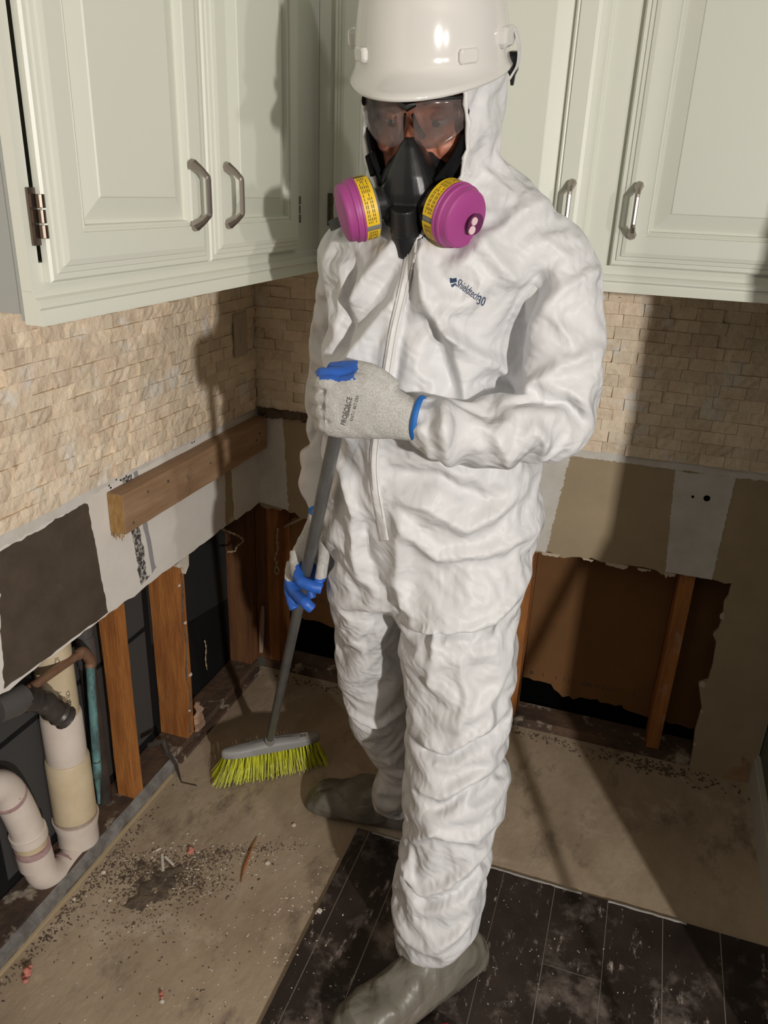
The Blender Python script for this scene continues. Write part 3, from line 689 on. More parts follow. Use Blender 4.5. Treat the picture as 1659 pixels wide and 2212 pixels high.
# ================================================================ wall cabinets
def door(parent, plane, a0, a1, z0, z1, face, hx, hinge_side, label=None):
    """raised panel door; plane 'x': lies on x = face, spans y a0..a1;  plane 'y': lies on y = face, spans x"""
    prof = [(0, 0), (0, .009), (.003, .012), (.010, .012), (.011, .0145), (.018, .0155), (.019, .018), (.026, .020), (.056, .020),
            (.0575, .0165), (.061, .018), (.064, .0165), (.0655, .009), (.070, .0095), (.096, .0165), (.098, .018)]
    def P(u, v, d): return (face+d, u, v) if plane == 'x' else (u, face-d, v)
    R = [[P(a0+i, z0+i, d), P(a1-i, z0+i, d), P(a1-i, z1-i, d), P(a0+i, z1-i, d)] for i, d in prof]
    o = MB().rings(R).build('door', M['paint'], parent, bevel=0)
    # handle
    hz0, hz1 = 1.430, 1.524
    def Hh(u, z, d): return P(u, z, d)
    n = 8
    f = face
    bar = [(hx, hz1-.004, .020), (hx, hz1-.005, .025), (hx, hz1-.012, .038), (hx, hz1-.021, .048), (hx, hz1-.024, .0485),
           (hx, hz0+.024, .0485), (hx, hz0+.021, .048), (hx, hz0+.012, .038), (hx, hz0+.005, .025), (hx, hz0+.004, .020)]
    rad = [.0085, .0085, .0055, .0046, .0044, .0044, .0046, .0055, .0085, .0085]
    h = MB().tube([P(*q) for q in bar], rad, 8, squash=1.0, up=(0, 1, 0) if plane == 'x' else (1, 0, 0)).build('handle', M['nickel'], o)
    hinge_u = a0 if hinge_side < 0 else a1
    s = -1 if hinge_side < 0 else 1
    hg = MB()
    def bx(u0, u1, zz0, zz1, d0, d1):
        p0, p1 = P(u0, zz0, d0), P(u1, zz1, d1)
        hg.box(tuple(min(a, b) for a, b in zip(p0, p1)), tuple(max(a, b) for a, b in zip(p0, p1)))
    bx(hinge_u + s*.0015, hinge_u + s*.014, 1.420, 1.484, .0005, .004)
    for k in range(3): hg.tube([P(hinge_u + s*.001, 1.428+k*.017, .009), P(hinge_u + s*.001, 1.443+k*.017, .009)], .0055 if k != 1 else .0048, 10)
    hg.build('hinge', M['bronze'], o, bevel=.0006)
    return o
def light_rail(mb, plane, face, u0, u1):
    prof = [(.0001, 1.372), (.0008, 1.372), (.0025, 1.368), (.0025, 1.361), (.007, 1.358), (.0105, 1.353), (.011, 1.349), (.0075, 1.346), (.0080, 1.342), (.012, 1.330), (.012, ZC), (.0001, ZC)]
    if plane == 'x': mb.rings([[(face+d, u, z) for d, z in prof] for u in (u0, u1)])
    else: mb.rings([[(u, face-d, z) for d, z in prof] for u in (u0, u1)])
CZ1 = 2.16
YL = -1.203
cl = empty('wall_cabinet', (0, 0, 0), 'painted pale green wall cabinet with two raised panel doors on the left wall', 'cabinet')
MB().box((.0125, YL+.014, ZC+.012), (.24, -.01, CZ1)).box((.24, YL+.014, ZC+.012), (.322, -.36, ZC+.03)).box((.24, -.36, ZC+.012), (.322, -.345, CZ1)).build('carcass', M['paint'], cl)
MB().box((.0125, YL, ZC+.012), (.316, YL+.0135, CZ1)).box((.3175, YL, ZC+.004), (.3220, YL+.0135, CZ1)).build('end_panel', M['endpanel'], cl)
ff = MB().box((.3225, YL, 1.368), (.338, -1.186, CZ1)).box((.3225, -.470, 1.368), (.338, -.3385, CZ1))
ff.box((.3225, -1.186, 1.368), (.338, -.470, 1.40)).box((.3225, -1.186, CZ1-.04), (.338, -.470, CZ1))
ff.box((.3225, YL, ZC), (.338, -.345, 1.3678))
ff.build('face_frame', M['paint'], cl)
mb = MB(); light_rail(mb, 'x', .338, YL, -.350); mb.build('bottom_moulding', M['paint'], cl)
door(cl, 'x', -1.180, -.8135, 1.377, CZ1-.01, .3385, -.868, -1)
door(cl, 'x', -.8065, -.4625, 1.377, CZ1-.01, .3385, -.765, 1)
settle(cl, (.16, -.77, ZC))
cr = empty('wall_cabinet', (0, 0, 0), 'painted pale green wall cabinet on the back wall behind the worker', 'cabinet')
MB().box((.340, -.322, ZC+.012), (1.505, -.0125, CZ1)).build('carcass', M['paint'], cr, bevel=.001)
ff = MB().box((.3385, -.338, 1.368), (.385, -.3225, CZ1)).box((.892, -.338, 1.368), (.960, -.3225, CZ1)).box((1.455, -.338, 1.368), (1.505, -.3225, CZ1))
ff.box((.385, -.338, 1.368), (.892, -.3225, 1.40)).box((.96, -.338, 1.368), (1.455, -.3225, 1.40))
ff.box((.3385, -.338, ZC), (1.505, -.3225, 1.3678))
ff.build('face_frame', M['paint'], cr)
mb = MB(); light_rail(mb, 'y', -.338, .350, 1.505); mb.build('bottom_moulding', M['paint'], cr)
door(cr, 'y', .374, .8985, 1.377, CZ1-.01, -.3385, .8635, -1)
door(cr, 'y', .951, 1.462, 1.377, CZ1-.01, -.3385, .985, 1)
settle(cr, (.92, -.17, ZC))

# ================================================================ debris on the floor
def chip_cloud(mb, n, cx, cy, sx, sy, size, seed, ang=0.0):
    r = np.random.default_rng(seed)
    for _ in range(n):
        u, v = r.normal()*sx, r.normal()*sy
        x = cx + u*math.cos(ang) - v*math.sin(ang); y = cy + u*math.sin(ang) + v*math.cos(ang)
        if x < .016 or (x > .545 and y < -.551 and False): continue
        zb = .0086 if (x > .545 and y < -.551) else .0002
        s = size*r.uniform(.35, 1.3); a = r.uniform(0, 6.28); l = s*r.uniform(1, 2.2); h = s*r.uniform(.3, .8)
        ca, sa = math.cos(a), math.sin(a); q = [(-l, -s*.6), (l*.8, -s), (l, s*.5), (-l*.7, s)]
        b = [(x + p*ca - w*sa, y + p*sa + w*ca, zb) for p, w in q]; t = [(x + .7*(p*ca - w*sa), y + .7*(p*sa + w*ca), zb+h) for p, w in q]
        mb.rings([b, t])
A0 = at(350, 1880, 'z', 0); A1 = at(520, 1850, 'z', 0)
d = MB(); chip_cloud(d, 190, A0[0], A0[1], .075, .045, .0016, 1, .3); chip_cloud(d, 110, A1[0], A1[1], .10, .03, .0014, 2, .5)
A = at(520, 2050, 'z', 0); chip_cloud(d, 90, A[0], A[1], .12, .14, .0012, 3); A = at(640, 1960, 'z', 0); chip_cloud(d, 80, A[0], A[1], .05, .10, .0014, 4)
A = at(900, 1950, 'z', .008); chip_cloud(d, 60, .75, -.95, .15, .12, .0009, 5); chip_cloud(d, 90, 1.1, -.78, .15, .10, .0009, 6); chip_cloud(d, 60, .18, -1.15, .12, .08, .0012, 8)
d = d.build('plaster_crumbs', M['chip'], kind='stuff'); d['label'] = 'pale plaster crumbs strewn over the dirty floor'; d['category'] = 'debris'
d = MB(); chip_cloud(d, 1500, A0[0]+.01, A0[1]-.01, .075, .035, .0017, 11, .3); chip_cloud(d, 420, A1[0]-.03, A1[1], .08, .012, .0013, 12, .5)
chip_cloud(d, 360, A0[0]+.01, A0[1]-.12, .08, .05, .0013, 13, .3); chip_cloud(d, 400, .03, -.98, .012, .16, .0018, 14); chip_cloud(d, 120, .4, -1.1, .15, .12, .0014, 15)
d = d.build('dark_grit', M['dirt'], kind='stuff'); d['label'] = 'dark grit and dirt heaped beside the metal strip'; d['category'] = 'debris'
gx, gy = 90, 60; V = []; Fm = []; hh = np.zeros((gx, gy))
for i in range(gx):
    for j in range(gy):
        x = .03 + .52*i/(gx-1); y = -.98 + .46*j/(gy-1); V.append([x, y, 0])
Va = np.array(V); c_ = Va[:, :2] - A0[:2]; c2 = Va[:, :2] - A1[:2]
den = np.exp(-((c_[:, 0])/.085)**2 - ((c_[:, 1]+.015)/.05)**2) + .75*np.exp(-((c2[:, 0]+.03)/.11)**2 - ((c2[:, 1]-.003-.25*c2[:, 0])/.014)**2) + .7*np.exp(-((c_[:, 0]-.01)/.05)**2 - ((c_[:, 1]+.09)/.04)**2)
q3 = Va.copy(); nz_ = vnoise(q3/.022, 71)*.5 + vnoise(q3/.009, 72)*.4 + vnoise(q3/.05, 73)*.4
nz_ = nz_ + vnoise(q3/.012, 75)*.5
hgt = (den*.95 + nz_*.55 - .62); Va[:, 2] = np.where(hgt > 0, .0006 + hgt*.0055 + np.abs(vnoise(q3/.006, 74))*.002, -.002)
dm = MB(); up_ = hgt.reshape(gx, gy) > -.12
fcs = [(i*gy+j, (i+1)*gy+j, (i+1)*gy+j+1, i*gy+j+1) for i in range(gx-1) for j in range(gy-1) if up_[i, j] and up_[i+1, j] and up_[i, j+1] and up_[i+1, j+1] and hgt.reshape(gx, gy)[i:i+2, j:j+2].max() > 0]
dm.add(Va, fcs); o = dm.build('dirt_pile', M['dirt'], smooth=True, kind='stuff'); o['label'] = 'dark dirt pile on the floor around the two white sticks'; o['category'] = 'debris'
pole = MB().tube([(1.349, -1.19, .009), (1.4945, -1.075, .645), (1.66, -.9445, 1.368)], .0115, 12).build('shadow_pole', M['stud']); split_smooth(pole); tag(pole, 'thin unseen pole added to cast a narrow shadow, leaning on the right wall end', 'pole')  # out of view, added to cast the narrow shadow on floor and back wall
def bit(name, pts, rr, m, label, cat='debris', z=.0, squash=.5):
    P = [at(px, py, 'z', z+rr*squash*.9) for px, py in pts]
    o = MB().tube(P, [rr]*len(P), 6, squash=squash, up=(1, 0, 0)).build(name, m, bevel=0); return tag(o, label, cat)
bit('plastic_spacer', [(350, 1845), (352, 1882)], .0036, M['chip'], 'short white stick lying in the dirt pile, the upright one of two', 'stick', squash=.6)
bit('plastic_spacer', [(357, 1850), (375, 1868)], .0036, M['chip'], 'short white stick lying slanted beside the upright one in the dirt', 'stick', squash=.6)
bit('plaster_chip', [(336, 1838), (347, 1832)], .003, M['chip'], 'small white chip just above the two white sticks')
P = [at(x, y, 'z', .003) for x, y in ((520, 1906), (526, 1880), (534, 1860), (545, 1830), (556, 1807))]
o = MB().tube(P, [.0012, .0055, .0065, .004, .0008], 6, squash=.45, up=(0, 0, 1)).build('wood_splinter', M['splinter']); tag(o, 'long orange wood splinter on the floor right of the dirt pile', 'splinter')
def tuft(px, py, s, label, seed):
    c = at(px, py, 'z', s*.6); r = np.random.default_rng(seed); mb = MB()
    for _ in range(9):
        q = c + r.normal(size=3)*s*.45; q[2] = max(q[2], s*.35)
        rr = s*r.uniform(.35, .6); mb.tube([q - [0, 0, rr*.7], q - [0, 0, rr*.3], q + [0, 0, rr*.3], q + [0, 0, rr*.7]], [rr*.4, rr, rr, rr*.4], 7)
    me = baked(mb, s*.14, 1); co, no = mesh_np(me); co += no*(vnoise(co*(2.2/s), seed)*s*.12)[:, None]; set_np(me, co)
    o = link_mesh('fibre_tuft', me, M['pink']); tag(o, label, 'debris')
tuft(57, 2106, .011, 'pink fibre tuft on the floor near the left photo edge', 3)
tuft(350, 2148, .006, 'small pink fibre tuft near the bottom edge of the floor', 4)
tuft(412, 1838, .009, 'pink fibre tuft in the dirt pile above the white sticks', 5)
for i, (px, py, s) in enumerate(((237, 1945, .004), (578, 1864, .005), (635, 1782, .005), (223, 1884, .005), (690, 1967, .006), (160, 1942, .004), (350, 2163, .004))):
    z = .0085 if px == 690 else 0
    c = at(px, py, 'z', z + s*.4); q = [(-s, -s*.7), (s*.8, -s), (s, s*.6), (-s*.5, s)]
    o = MB().rings([[(c[0]+a, c[1]+b, z+.0003) for a, b in q], [(c[0]+a*.7, c[1]+b*.7, z+s) for a, b in q]]).build('plaster_chip', M['chip'])
    tag(o, ['white plaster chip lying against the metal strip dirt', 'white chip right of the orange splinter', 'white chip on the floor left of the rear boot', 'white chip below the wye pipe fitting',
            'white chip lying on the black tiles beside their left edge', 'pale chip between metal strip and dirt pile', 'white chip touching the small pink tuft'][i], 'debris')
o = MB().tube([at(318, 1612, 'x', -.03), at(352, 1600, 'x', -.012), at(362, 1625, 'x', .0), at(380, 1652, 'x', .008), at(392, 1690, 'z', .003), at(425, 1697, 'z', .003)], [.008, .009, .006, .005, .0015, .0012], 7, squash=.4)
tag(o.build('tar_paper_scrap', M['rubber']), 'twisted black scrap hanging over the strip at the foot of the red stud', 'scrap')
# dark crust along the back wall foot
d = MB(); chip_cloud(d, 240, 1.25, -.03, .12, .018, .0028, 21); chip_cloud(d, 120, .9, -.015, .10, .008, .0022, 22); chip_cloud(d, 160, .25, -.02, .14, .012, .0025, 23)
d = d.build('wall_foot_grit', M['dirt'], kind='stuff'); d['label'] = 'dark grit along the foot of the back wall'; d['category'] = 'debris'
# ================================================================ the worker
worker = empty('person', (0, 0, 0), 'person in white hooded coverall, white hard hat and black respirator, sweeping with a broom', 'person')
UPV = np.array([0, 0, 1.0])
hc = at(928, 240, 'y', -.775)
Fw = np.array([.036, -.969, -.242]); Fw /= np.linalg.norm(Fw)
Xl = np.cross(UPV, Fw); Xl /= np.linalg.norm(Xl)
# slight roll of the head
Up = np.cross(Fw, Xl); 
def HL(x, y, z): return hc + x*Xl + y*Fw + z*Up
def to_local(co): d = co - hc; return np.stack([d @ Xl, d @ Fw, d @ Up], 1)

def ring(c, a, b, n=36, e=2.15):
    R = []
    for k in range(n):
        t = 2*math.pi*k/n; ct, st = math.cos(t), math.sin(t)
        R.append(np.array(c) + np.array(a)*math.copysign(abs(ct)**(2/e), ct) + np.array(b)*math.copysign(abs(st)**(2/e), st))
    return R
def sil(rows, e=2.15):
    """rings of a limb or trunk from measured outlines: (row, left, right, depth plane, half depth)"""
    out = []
    for row, l, r_, y, b in rows:
        PL, PR = at(l, row, 'y', y), at(r_, row, 'y', y)
        out.append(ring((PL+PR)/2, (PR-PL)/2, (0, b, 0), e=e))
    return out
def limb(mb, pts, n=20, sub=5):
    """pts: (px, py, y-plane, radius in pixels) -> round tapering tube"""
    P = [np.append(at(a, b, 'y', y), dist(at(a, b, 'y', y))/F_PX*r) for a, b, y, r in pts]
    P = cloth_pts(P, sub); mb.tube([p[:3] for p in P], [float(p[3]) for p in P], n); return P

# ---- coverall: one continuous garment
cv = MB()
trunk = [(345, 880, 1088, -.76, .05), (372, 868, 1112, -.75, .07), (400, 850, 1150, -.745, .08), (430, 835, 1185, -.74, .09), (455, 800, 1205, -.74, .102), (485, 755, 1200, -.74, .115), (520, 728, 1215, -.74, .128), (570, 712, 1200, -.745, .138),
         (640, 724, 1140, -.755, .142), (720, 724, 1095, -.76, .145), (800, 720, 1082, -.76, .150), (900, 717, 1095, -.76, .152), (960, 716, 1150, -.75, .155),
         (1010, 716, 1163, -.745, .158), (1060, 716, 1160, -.74, .158), (1130, 718, 1168, -.735, .156), (1200, 727, 1155, -.73, .146), (1262, 742, 1134, -.73, .122), (1300, 790, 1080, -.73, .07)]
cv.rings(sil(trunk))
fleg = [(1180, 850, 1150, -.745, .13), (1240, 850, 1148, -.755, .14), (1290, 868, 1132, -.76, .135), (1330, 880, 1120, -.765, .130), (1352, 876, 1119, -.77, .130), (1375, 874, 1118, -.77, .128),
        (1420, 886, 1114, -.775, .122), (1500, 890, 1108, -.78, .118), (1575, 885, 1098, -.79, .115), (1635, 885, 1084, -.80, .112), (1655, 882, 1078, -.80, .108),
        (1690, 880, 1090, -.81, .110), (1740, 880, 1088, -.815, .108), (1790, 878, 1068, -.825, .103), (1825, 866, 1052, -.83, .095), (1850, 862, 1054, -.835, .095), (1880, 858, 1057, -.84, .098),
        (1930, 858, 1047, -.85, .095), (1980, 860, 1040, -.855, .088), (2012, 861, 1031, -.86, .080), (2032, 876, 1008, -.862, .062), (2043, 893, 985, -.862, .05)]
cv.rings(sil(fleg))
bleg = [(1180, 730, 930, -.715, .14), (1250, 736, 900, -.70, .135), (1300, 740, 900, -.685, .13), (1400, 746, 905, -.65, .125), (1460, 755, 905, -.62, .12), (1505, 763, 910, -.60, .118),
        (1560, 785, 915, -.57, .11), (1620, 826, 925, -.54, .098), (1645, 830, 935, -.53, .095), (1665, 815, 935, -.52, .100), (1690, 810, 930, -.51, .098), (1710, 813, 925, -.50, .088), (1728, 832, 915, -.495, .07), (1738, 850, 905, -.49, .05)]
cv.rings(sil(bleg))
# left sleeve (image right), bent across the body
ua = [(1095, 470, -.735, 60), (1150, 540, -.735, 96), (1195, 620, -.745, 98), (1200, 700, -.755, 101), (1198, 780, -.77, 105), (1192, 850, -.79, 104), (1182, 905, -.815, 96), (1150, 935, -.85, 72)]
limb(cv, ua)
fa = [(1195, 900, -.80, 88), (1150, 915, -.845, 84), (1085, 927, -.885, 76), (1020, 930, -.915, 70), (965, 925, -.94, 64), (930, 915, -.955, 58), (912, 908, -.962, 48), (892, 904, -.966, 34)]
limb(cv, fa)
# right sleeve (image left), hanging
ra = [(835, 470, -.735, 50), (775, 535, -.735, 66), (745, 590, -.70, 60), (732, 660, -.665, 52), (725, 740, -.645, 50), (722, 820, -.64, 52), (712, 900, -.64, 50), (706, 950, -.645, 44), (701, 985, -.655, 53), (697, 1012, -.66, 45), (697, 1045, -.67, 51), (694, 1085, -.69, 28), (693, 1098, -.69, 23)]
limb(cv, ra)
# hood
hood = [(.115, -.005, .075, .080), (.08, -.006, .090, .105), (.04, -.006, .098, .112), (.0, -.006, .101, .113), (-.04, -.008, .101, .112), (-.08, -.012, .101, .108), (-.12, -.018, .106, .102), (-.165, -.022, .118, .10), (-.21, -.02, .13, .10)]
cv.rings([ring(HL(.004, yc, z), Xl*w, Fw*d) for z, yc, w, d in hood])
me = baked(cv, .0086, 3, .5)
co, no = mesh_np(me)
# hand placed folds, given on the suit front as (x, z) lines: ridge > 0, valley < 0
def XZ(pts, y=-.88): return [at(px, py, 'y', y)[[0, 2]] for px, py in pts]
FOLDS = [
 ([(752, 570), (735, 650), (740, 700), (728, 790)], -.016, .012, 0), ([(893, 500), (884, 640), (862, 780), (845, 900)], -.010, .010, 0),
 ([(905, 495), (912, 560), (928, 640), (955, 710), (985, 790), (1000, 870), (1003, 960)], .017, .016, 1),    # big edge from the neck down beside the elbow
 ([(885, 520), (872, 640), (850, 760), (835, 880), (822, 980), (818, 1090)], .008, .012, 1),
 ([(930, 660), (965, 780), (985, 860)], -.016, .016, 0),
 ([(880, 500), (800, 590), (745, 670)], .009, .014, 0), ([(870, 560), (800, 660), (750, 720)], -.007, .014, 0), ([(860, 640), (790, 740), (740, 800)], .008, .012, 0),
 ([(1090, 850), (1040, 800), (985, 735), (960, 700)], .013, .010, 0), ([(1095, 880), (1040, 850), (1000, 830)], -.010, .012, 0),
 ([(1180, 430), (1100, 470), (1030, 540), (985, 600)], .009, .015, 0), ([(1120, 640), (1060, 560), (1010, 500)], .008, .013, 0), ([(1160, 590), (1125, 650), (1092, 720), (1078, 800), (1076, 850)], -.020, .018, 0),
 ([(1290, 590), (1200, 640), (1150, 700)], .006, .009, 0), ([(1260, 640), (1190, 690), (1230, 760)], .005, .008, 0), ([(1300, 770), (1200, 800), (1100, 860)], .007, .012, 0),
 ([(1090, 865), (1150, 855), (1220, 880), (1260, 930)], -.014, .010, 0), ([(1090, 900), (1110, 960), (1100, 1000)], .007, .009, 0), ([(1150, 900), (1180, 950), (1170, 995)], .006, .008, 0),
 ([(1020, 870), (1010, 930), (1000, 985)], .007, .008, 0), ([(960, 870), (975, 930), (965, 980)], .006, .008, 0),
 ([(860, 1060), (930, 1080), (1010, 1140), (1100, 1100)], .010, .016, 0), ([(870, 1010), (960, 1030), (1060, 1090)], -.008, .014, 0), ([(850, 1090), (900, 1150), (950, 1200), (1060, 1205), (1150, 1190)], .008, .012, 0),
 ([(740, 1010), (770, 1100), (765, 1260)], .010, .013, 0), ([(785, 1100), (790, 1200), (830, 1330)], -.010, .016, 0), ([(880, 1100), (860, 1250), (880, 1330)], .010, .015, 0),
 ([(880, 1352), (950, 1350), (1060, 1350), (1115, 1310)], .010, .008, 1), ([(880, 1370), (960, 1365), (1040, 1372)], -.012, .009, 1), ([(940, 1350), (945, 1420), (930, 1480)], .007, .010, 1),
 ([(1000, 1420), (1010, 1500), (990, 1580)], .006, .010, 1), ([(1060, 1400), (1070, 1500), (1040, 1600)], .006, .010, 1),
 ([(905, 1590), (970, 1600), (1060, 1560)], .007, .010, 1), ([(900, 1610), (980, 1625), (1070, 1590)], -.010, .010, 1), ([(900, 1680), (960, 1690), (1060, 1670)], .007, .009, 1), ([(940, 1730), (1010, 1700), (1085, 1690)], -.006, .008, 1),
 ([(880, 1800), (950, 1760), (1040, 1790)], .007, .009, 1), ([(870, 1845), (920, 1880), (980, 1875), (1050, 1835)], .009, .010, 1), ([(880, 1860), (930, 1905), (1000, 1900), (1045, 1880)], -.010, .009, 1), ([(870, 1960), (940, 1990), (1030, 1960)], .006, .012, 1),
 ([(760, 1500), (830, 1540), (890, 1520)], .009, .012, 2), ([(770, 1520), (840, 1560), (890, 1550)], -.008, .012, 2), ([(830, 1640), (860, 1680), (850, 1710)], .009, .010, 2),
]
me.vertices.foreach_set('co', co.ravel()); me.update(); _, no2 = mesh_np(me)
X = co[:, [0, 2]]
front = np.clip((-no[:, 1]+.1)*2, 0, 1)*np.clip((1.52-co[:, 2])/.03, 0, 1)
for pts, amp_, w, grp in FOLDS:
    yy = -.88 if grp == 0 or grp == 1 else -.68
    L = XZ(pts, yy); best = np.full(len(X), 9.0); frac = np.zeros(len(X))
    for i in range(len(L)-1):
        a, b = L[i], L[i+1]; ab = b-a; t = np.clip(((X-a) @ ab)/(ab @ ab), 0, 1); dd = np.linalg.norm(X-(a+t[:, None]*ab), axis=1)
        u = dd < best; best[u] = dd[u]; frac[u] = (i+t[u])/(len(L)-1)
    taper = np.clip(np.minimum(frac, 1-frac)*5+.25, 0, 1)
    prof = np.maximum(0, 1-best/w/1.6)**1.5
    side = front*taper*prof*amp_*1.9
    if grp == 2: side = side*(co[:, 1] > -.74)
    co = co + np.array([0, -1.0, 0])*side[:, None]*.5 + no*side[:, None]*.5
set_np(me, co)
# excess cloth buckles into creases: a small position based cloth solver on the garment
def relax_cloth(me, axes, iters=230):
    co, no = mesh_np(me); nV = len(co)
    q = np.empty(len(me.polygons)*4, dtype=np.int64); me.polygons.foreach_get('vertices', q); q = q.reshape(-1, 4)
    E1 = np.concatenate([q[:, [0, 1]], q[:, [1, 2]], q[:, [2, 3]], q[:, [3, 0]]]); E1.sort(axis=1); E1 = np.unique(E1, axis=0)
    E2 = np.concatenate([q[:, [0, 2]], q[:, [1, 3]]])
    # bending pairs: opposite neighbours two cells apart
    A = np.concatenate([q[:, [0, 1]], q[:, [1, 2]], q[:, [3, 2]], q[:, [0, 3]]]); 
    key = {}
    ed = np.concatenate([np.stack([q[:, k], q[:, (k+1) % 4], q[:, (k+3) % 4], q[:, (k+2) % 4]], 1) for k in range(4)])  # edge (a,b), opposite (c,d)
    k_ = np.minimum(ed[:, 0], ed[:, 1])*nV + np.maximum(ed[:, 0], ed[:, 1]); o = np.argsort(k_, kind='stable'); ed = ed[o]; k_ = k_[o]
    same = np.nonzero(k_[1:] == k_[:-1])[0]; e0, e1 = ed[same], ed[same+1]
    flip = e0[:, 0] != e1[:, 0]
    c0 = e0[:, 2]; d0 = e0[:, 3]; c1 = np.where(flip, e1[:, 3], e1[:, 2]); d1 = np.where(flip, e1[:, 2], e1[:, 3])
    E3 = np.concatenate([np.stack([c0, c1], 1), np.stack([d0, d1], 1)]); E3.sort(axis=1); E3 = np.unique(E3, axis=0); E3 = E3[E3[:, 0] != E3[:, 1]]
    # limb axis at each vertex
    P = np.array([a[0] for a in axes]); D = np.array([a[1] for a in axes]); G = np.array([a[2] for a in axes])
    nearest = np.empty(nV, int)
    for st in range(0, nV, 8000):
        d2 = ((co[st:st+8000, None, :]-P[None])**2).sum(2)/(np.array([a[3] for a in axes])[None]**2); nearest[st:st+8000] = d2.argmin(1)
    ax = D[nearest]; gl_ = G[nearest]
    mod = .75 + .6*vnoise(co/.11, 41) 
    mod = np.clip(mod*1.15 - .1, .12, 1.5)
    def rest(E, bend=False):
        v = co[E[:, 1]]-co[E[:, 0]]; L = np.linalg.norm(v, axis=1); c = ((v/L[:, None])*ax[E[:, 0]]).sum(1)**2; g = gl_[E[:, 0]]*mod[E[:, 0]]
        return L*(1 + g*(.050 + .062*c))
    L1, L2, L3 = rest(E1), rest(E2), rest(E3)
    E = np.concatenate([E1, E2, E3]); L = np.concatenate([L1, L2, L3]); K = np.concatenate([np.full(len(E1), 1.0), np.full(len(E2), .7), np.full(len(E3), .50)])
    cnt = np.bincount(E[:, 0], K, nV) + np.bincount(E[:, 1], K, nV)
    a, b = E[:, 0], E[:, 1]; p0 = co.copy(); p = co + no*(facets(co, .12, 61, 4, .35)*.016 + vnoise(co/.045, 51)*.006 + vnoise(co/.014, 52)*.0006)[:, None]; vel = np.zeros_like(p)
    for it in range(iters):
        pr_ = p.copy(); p = p + vel*.86
        v = p[b]-p[a]; l = np.sqrt((v*v).sum(1)); f = (K*.5*(1 - L/l))[:, None]*v
        # compression of bending pairs is what resists folding; keep it soft
        dx = np.stack([np.bincount(a, f[:, k], nV) - np.bincount(b, f[:, k], nV) for k in range(3)], 1)/cnt[:, None]*1.7
        p = p + dx
        off = p-p0; n_ = (off*no).sum(1); t = off - no*n_[:, None]; tl = np.linalg.norm(t, axis=1)
        hi = .022*np.clip(gl_, .35, 1.1); lo_ = -.022*np.clip(gl_, .35, 1.1)
        n2 = np.where(n_ > hi, hi + (n_-hi)*.55, np.where(n_ < lo_, lo_ + (n_-lo_)*.55, n_)); n2 = np.clip(n2, -.035, .035)
        p = p0 + no*n2[:, None] + t*(np.minimum(1, .022/np.maximum(tl, 1e-9)))[:, None]
        vel = p - pr_
    set_np(me, p)
axes = []
def add_axis(P, g, r_):
    P = [np.array(x[:3], float) for x in P]
    for i in range(len(P)-1):
        for k in range(3):
            d = P[i+1]-P[i]; axes.append((P[i]+d*(k/3), d/np.linalg.norm(d), g, r_))
def ctr(rows): return [(at(l, r, 'y', y)+at(rr, r, 'y', y))/2 for r, l, rr, y, b in rows]
add_axis(ctr(trunk[3:]), .75, .17); add_axis(ctr(fleg[1:]), 1.0, .10); add_axis(ctr(bleg[1:]), .45, .10)
add_axis([at(a, b, 'y', y) for a, b, y, r in ua], 1.0, .08); add_axis([at(a, b, 'y', y) for a, b, y, r in fa], 1.25, .06); add_axis([at(a, b, 'y', y) for a, b, y, r in ra], 1.2, .05)
add_axis([HL(0, 0, .1), HL(0, 0, -.05), HL(0, -.01, -.14)], .55, .10)
relax_cloth(me, axes)
_o = bpy.data.objects.new('tmp', me); COL.objects.link(_o); _m = _o.modifiers.new('s', 'SUBSURF'); _m.levels = 2; _m.subdivision_type = 'CATMULL_CLARK'
me = bpy.data.meshes.new_from_object(_o.evaluated_get(bpy.context.evaluated_depsgraph_get())); bpy.data.objects.remove(_o)
co, no = mesh_np(me)
# cut the face opening of the hood
lo = to_local(co)
inside = ((lo[:, 0]/.0745)**2 + ((lo[:, 2]+.010)/.132)**2 < 1) & (lo[:, 1] > .012)
fullv = [Vector(v) for v in co]
bvh_full = BVHTree.FromPolygons(fullv, [tuple(p.vertices) for p in me.polygons])
bm = bmesh.new(); bm.from_mesh(me); bm.verts.ensure_lookup_table()
dele = [bm.verts[i] for i in np.nonzero(inside)[0]]
bmesh.ops.delete(bm, geom=dele, context='VERTS')
bm.to_mesh(me); bm.free(); me.polygons.foreach_set('use_smooth', [True]*len(me.polygons)); me.update()
coverall = link_mesh('coverall', me, M['suit'], worker)
# elastic gather around the face
rim = []
for k in range(72):
    t = 2*math.pi*k/72
    p = HL(.0745*math.cos(t), .085, -.010 + .132*math.sin(t)); h = bvh_full.find_nearest(Vector(p))
    h2 = bvh_full.ray_cast(Vector(HL(.0735*math.cos(t), .30, -.010 + .130*math.sin(t))), Vector(-Fw))
    q = np.array(h2[0]) if h2[0] is not None else np.array(h[0])
    rim.append(q + Fw*.001)
for _ in range(3): rim = [(rim[i-1]+2*rim[i]+rim[(i+1) % 72])/4 for i in range(72)]
rr = MB(); R = []
for i in range(72):
    t = rim[(i+1) % 72]-rim[i-1]; t /= np.linalg.norm(t); u = Fw - t*(Fw @ t); u /= np.linalg.norm(u); w = np.cross(t, u)
    ra_ = .0036*(1 + .35*math.sin(i*2.3)); wob = w*.0016*math.sin(i*1.9)
    R.append([rim[i] + wob + ra_*(math.cos(a)*u*1.6 + math.sin(a)*w) for a in [2*math.pi*k/8 for k in range(8)]])
rr.rings(R + [R[0]], cap=False); rr.build('hood_elastic', M['flap'], coverall, smooth=True)

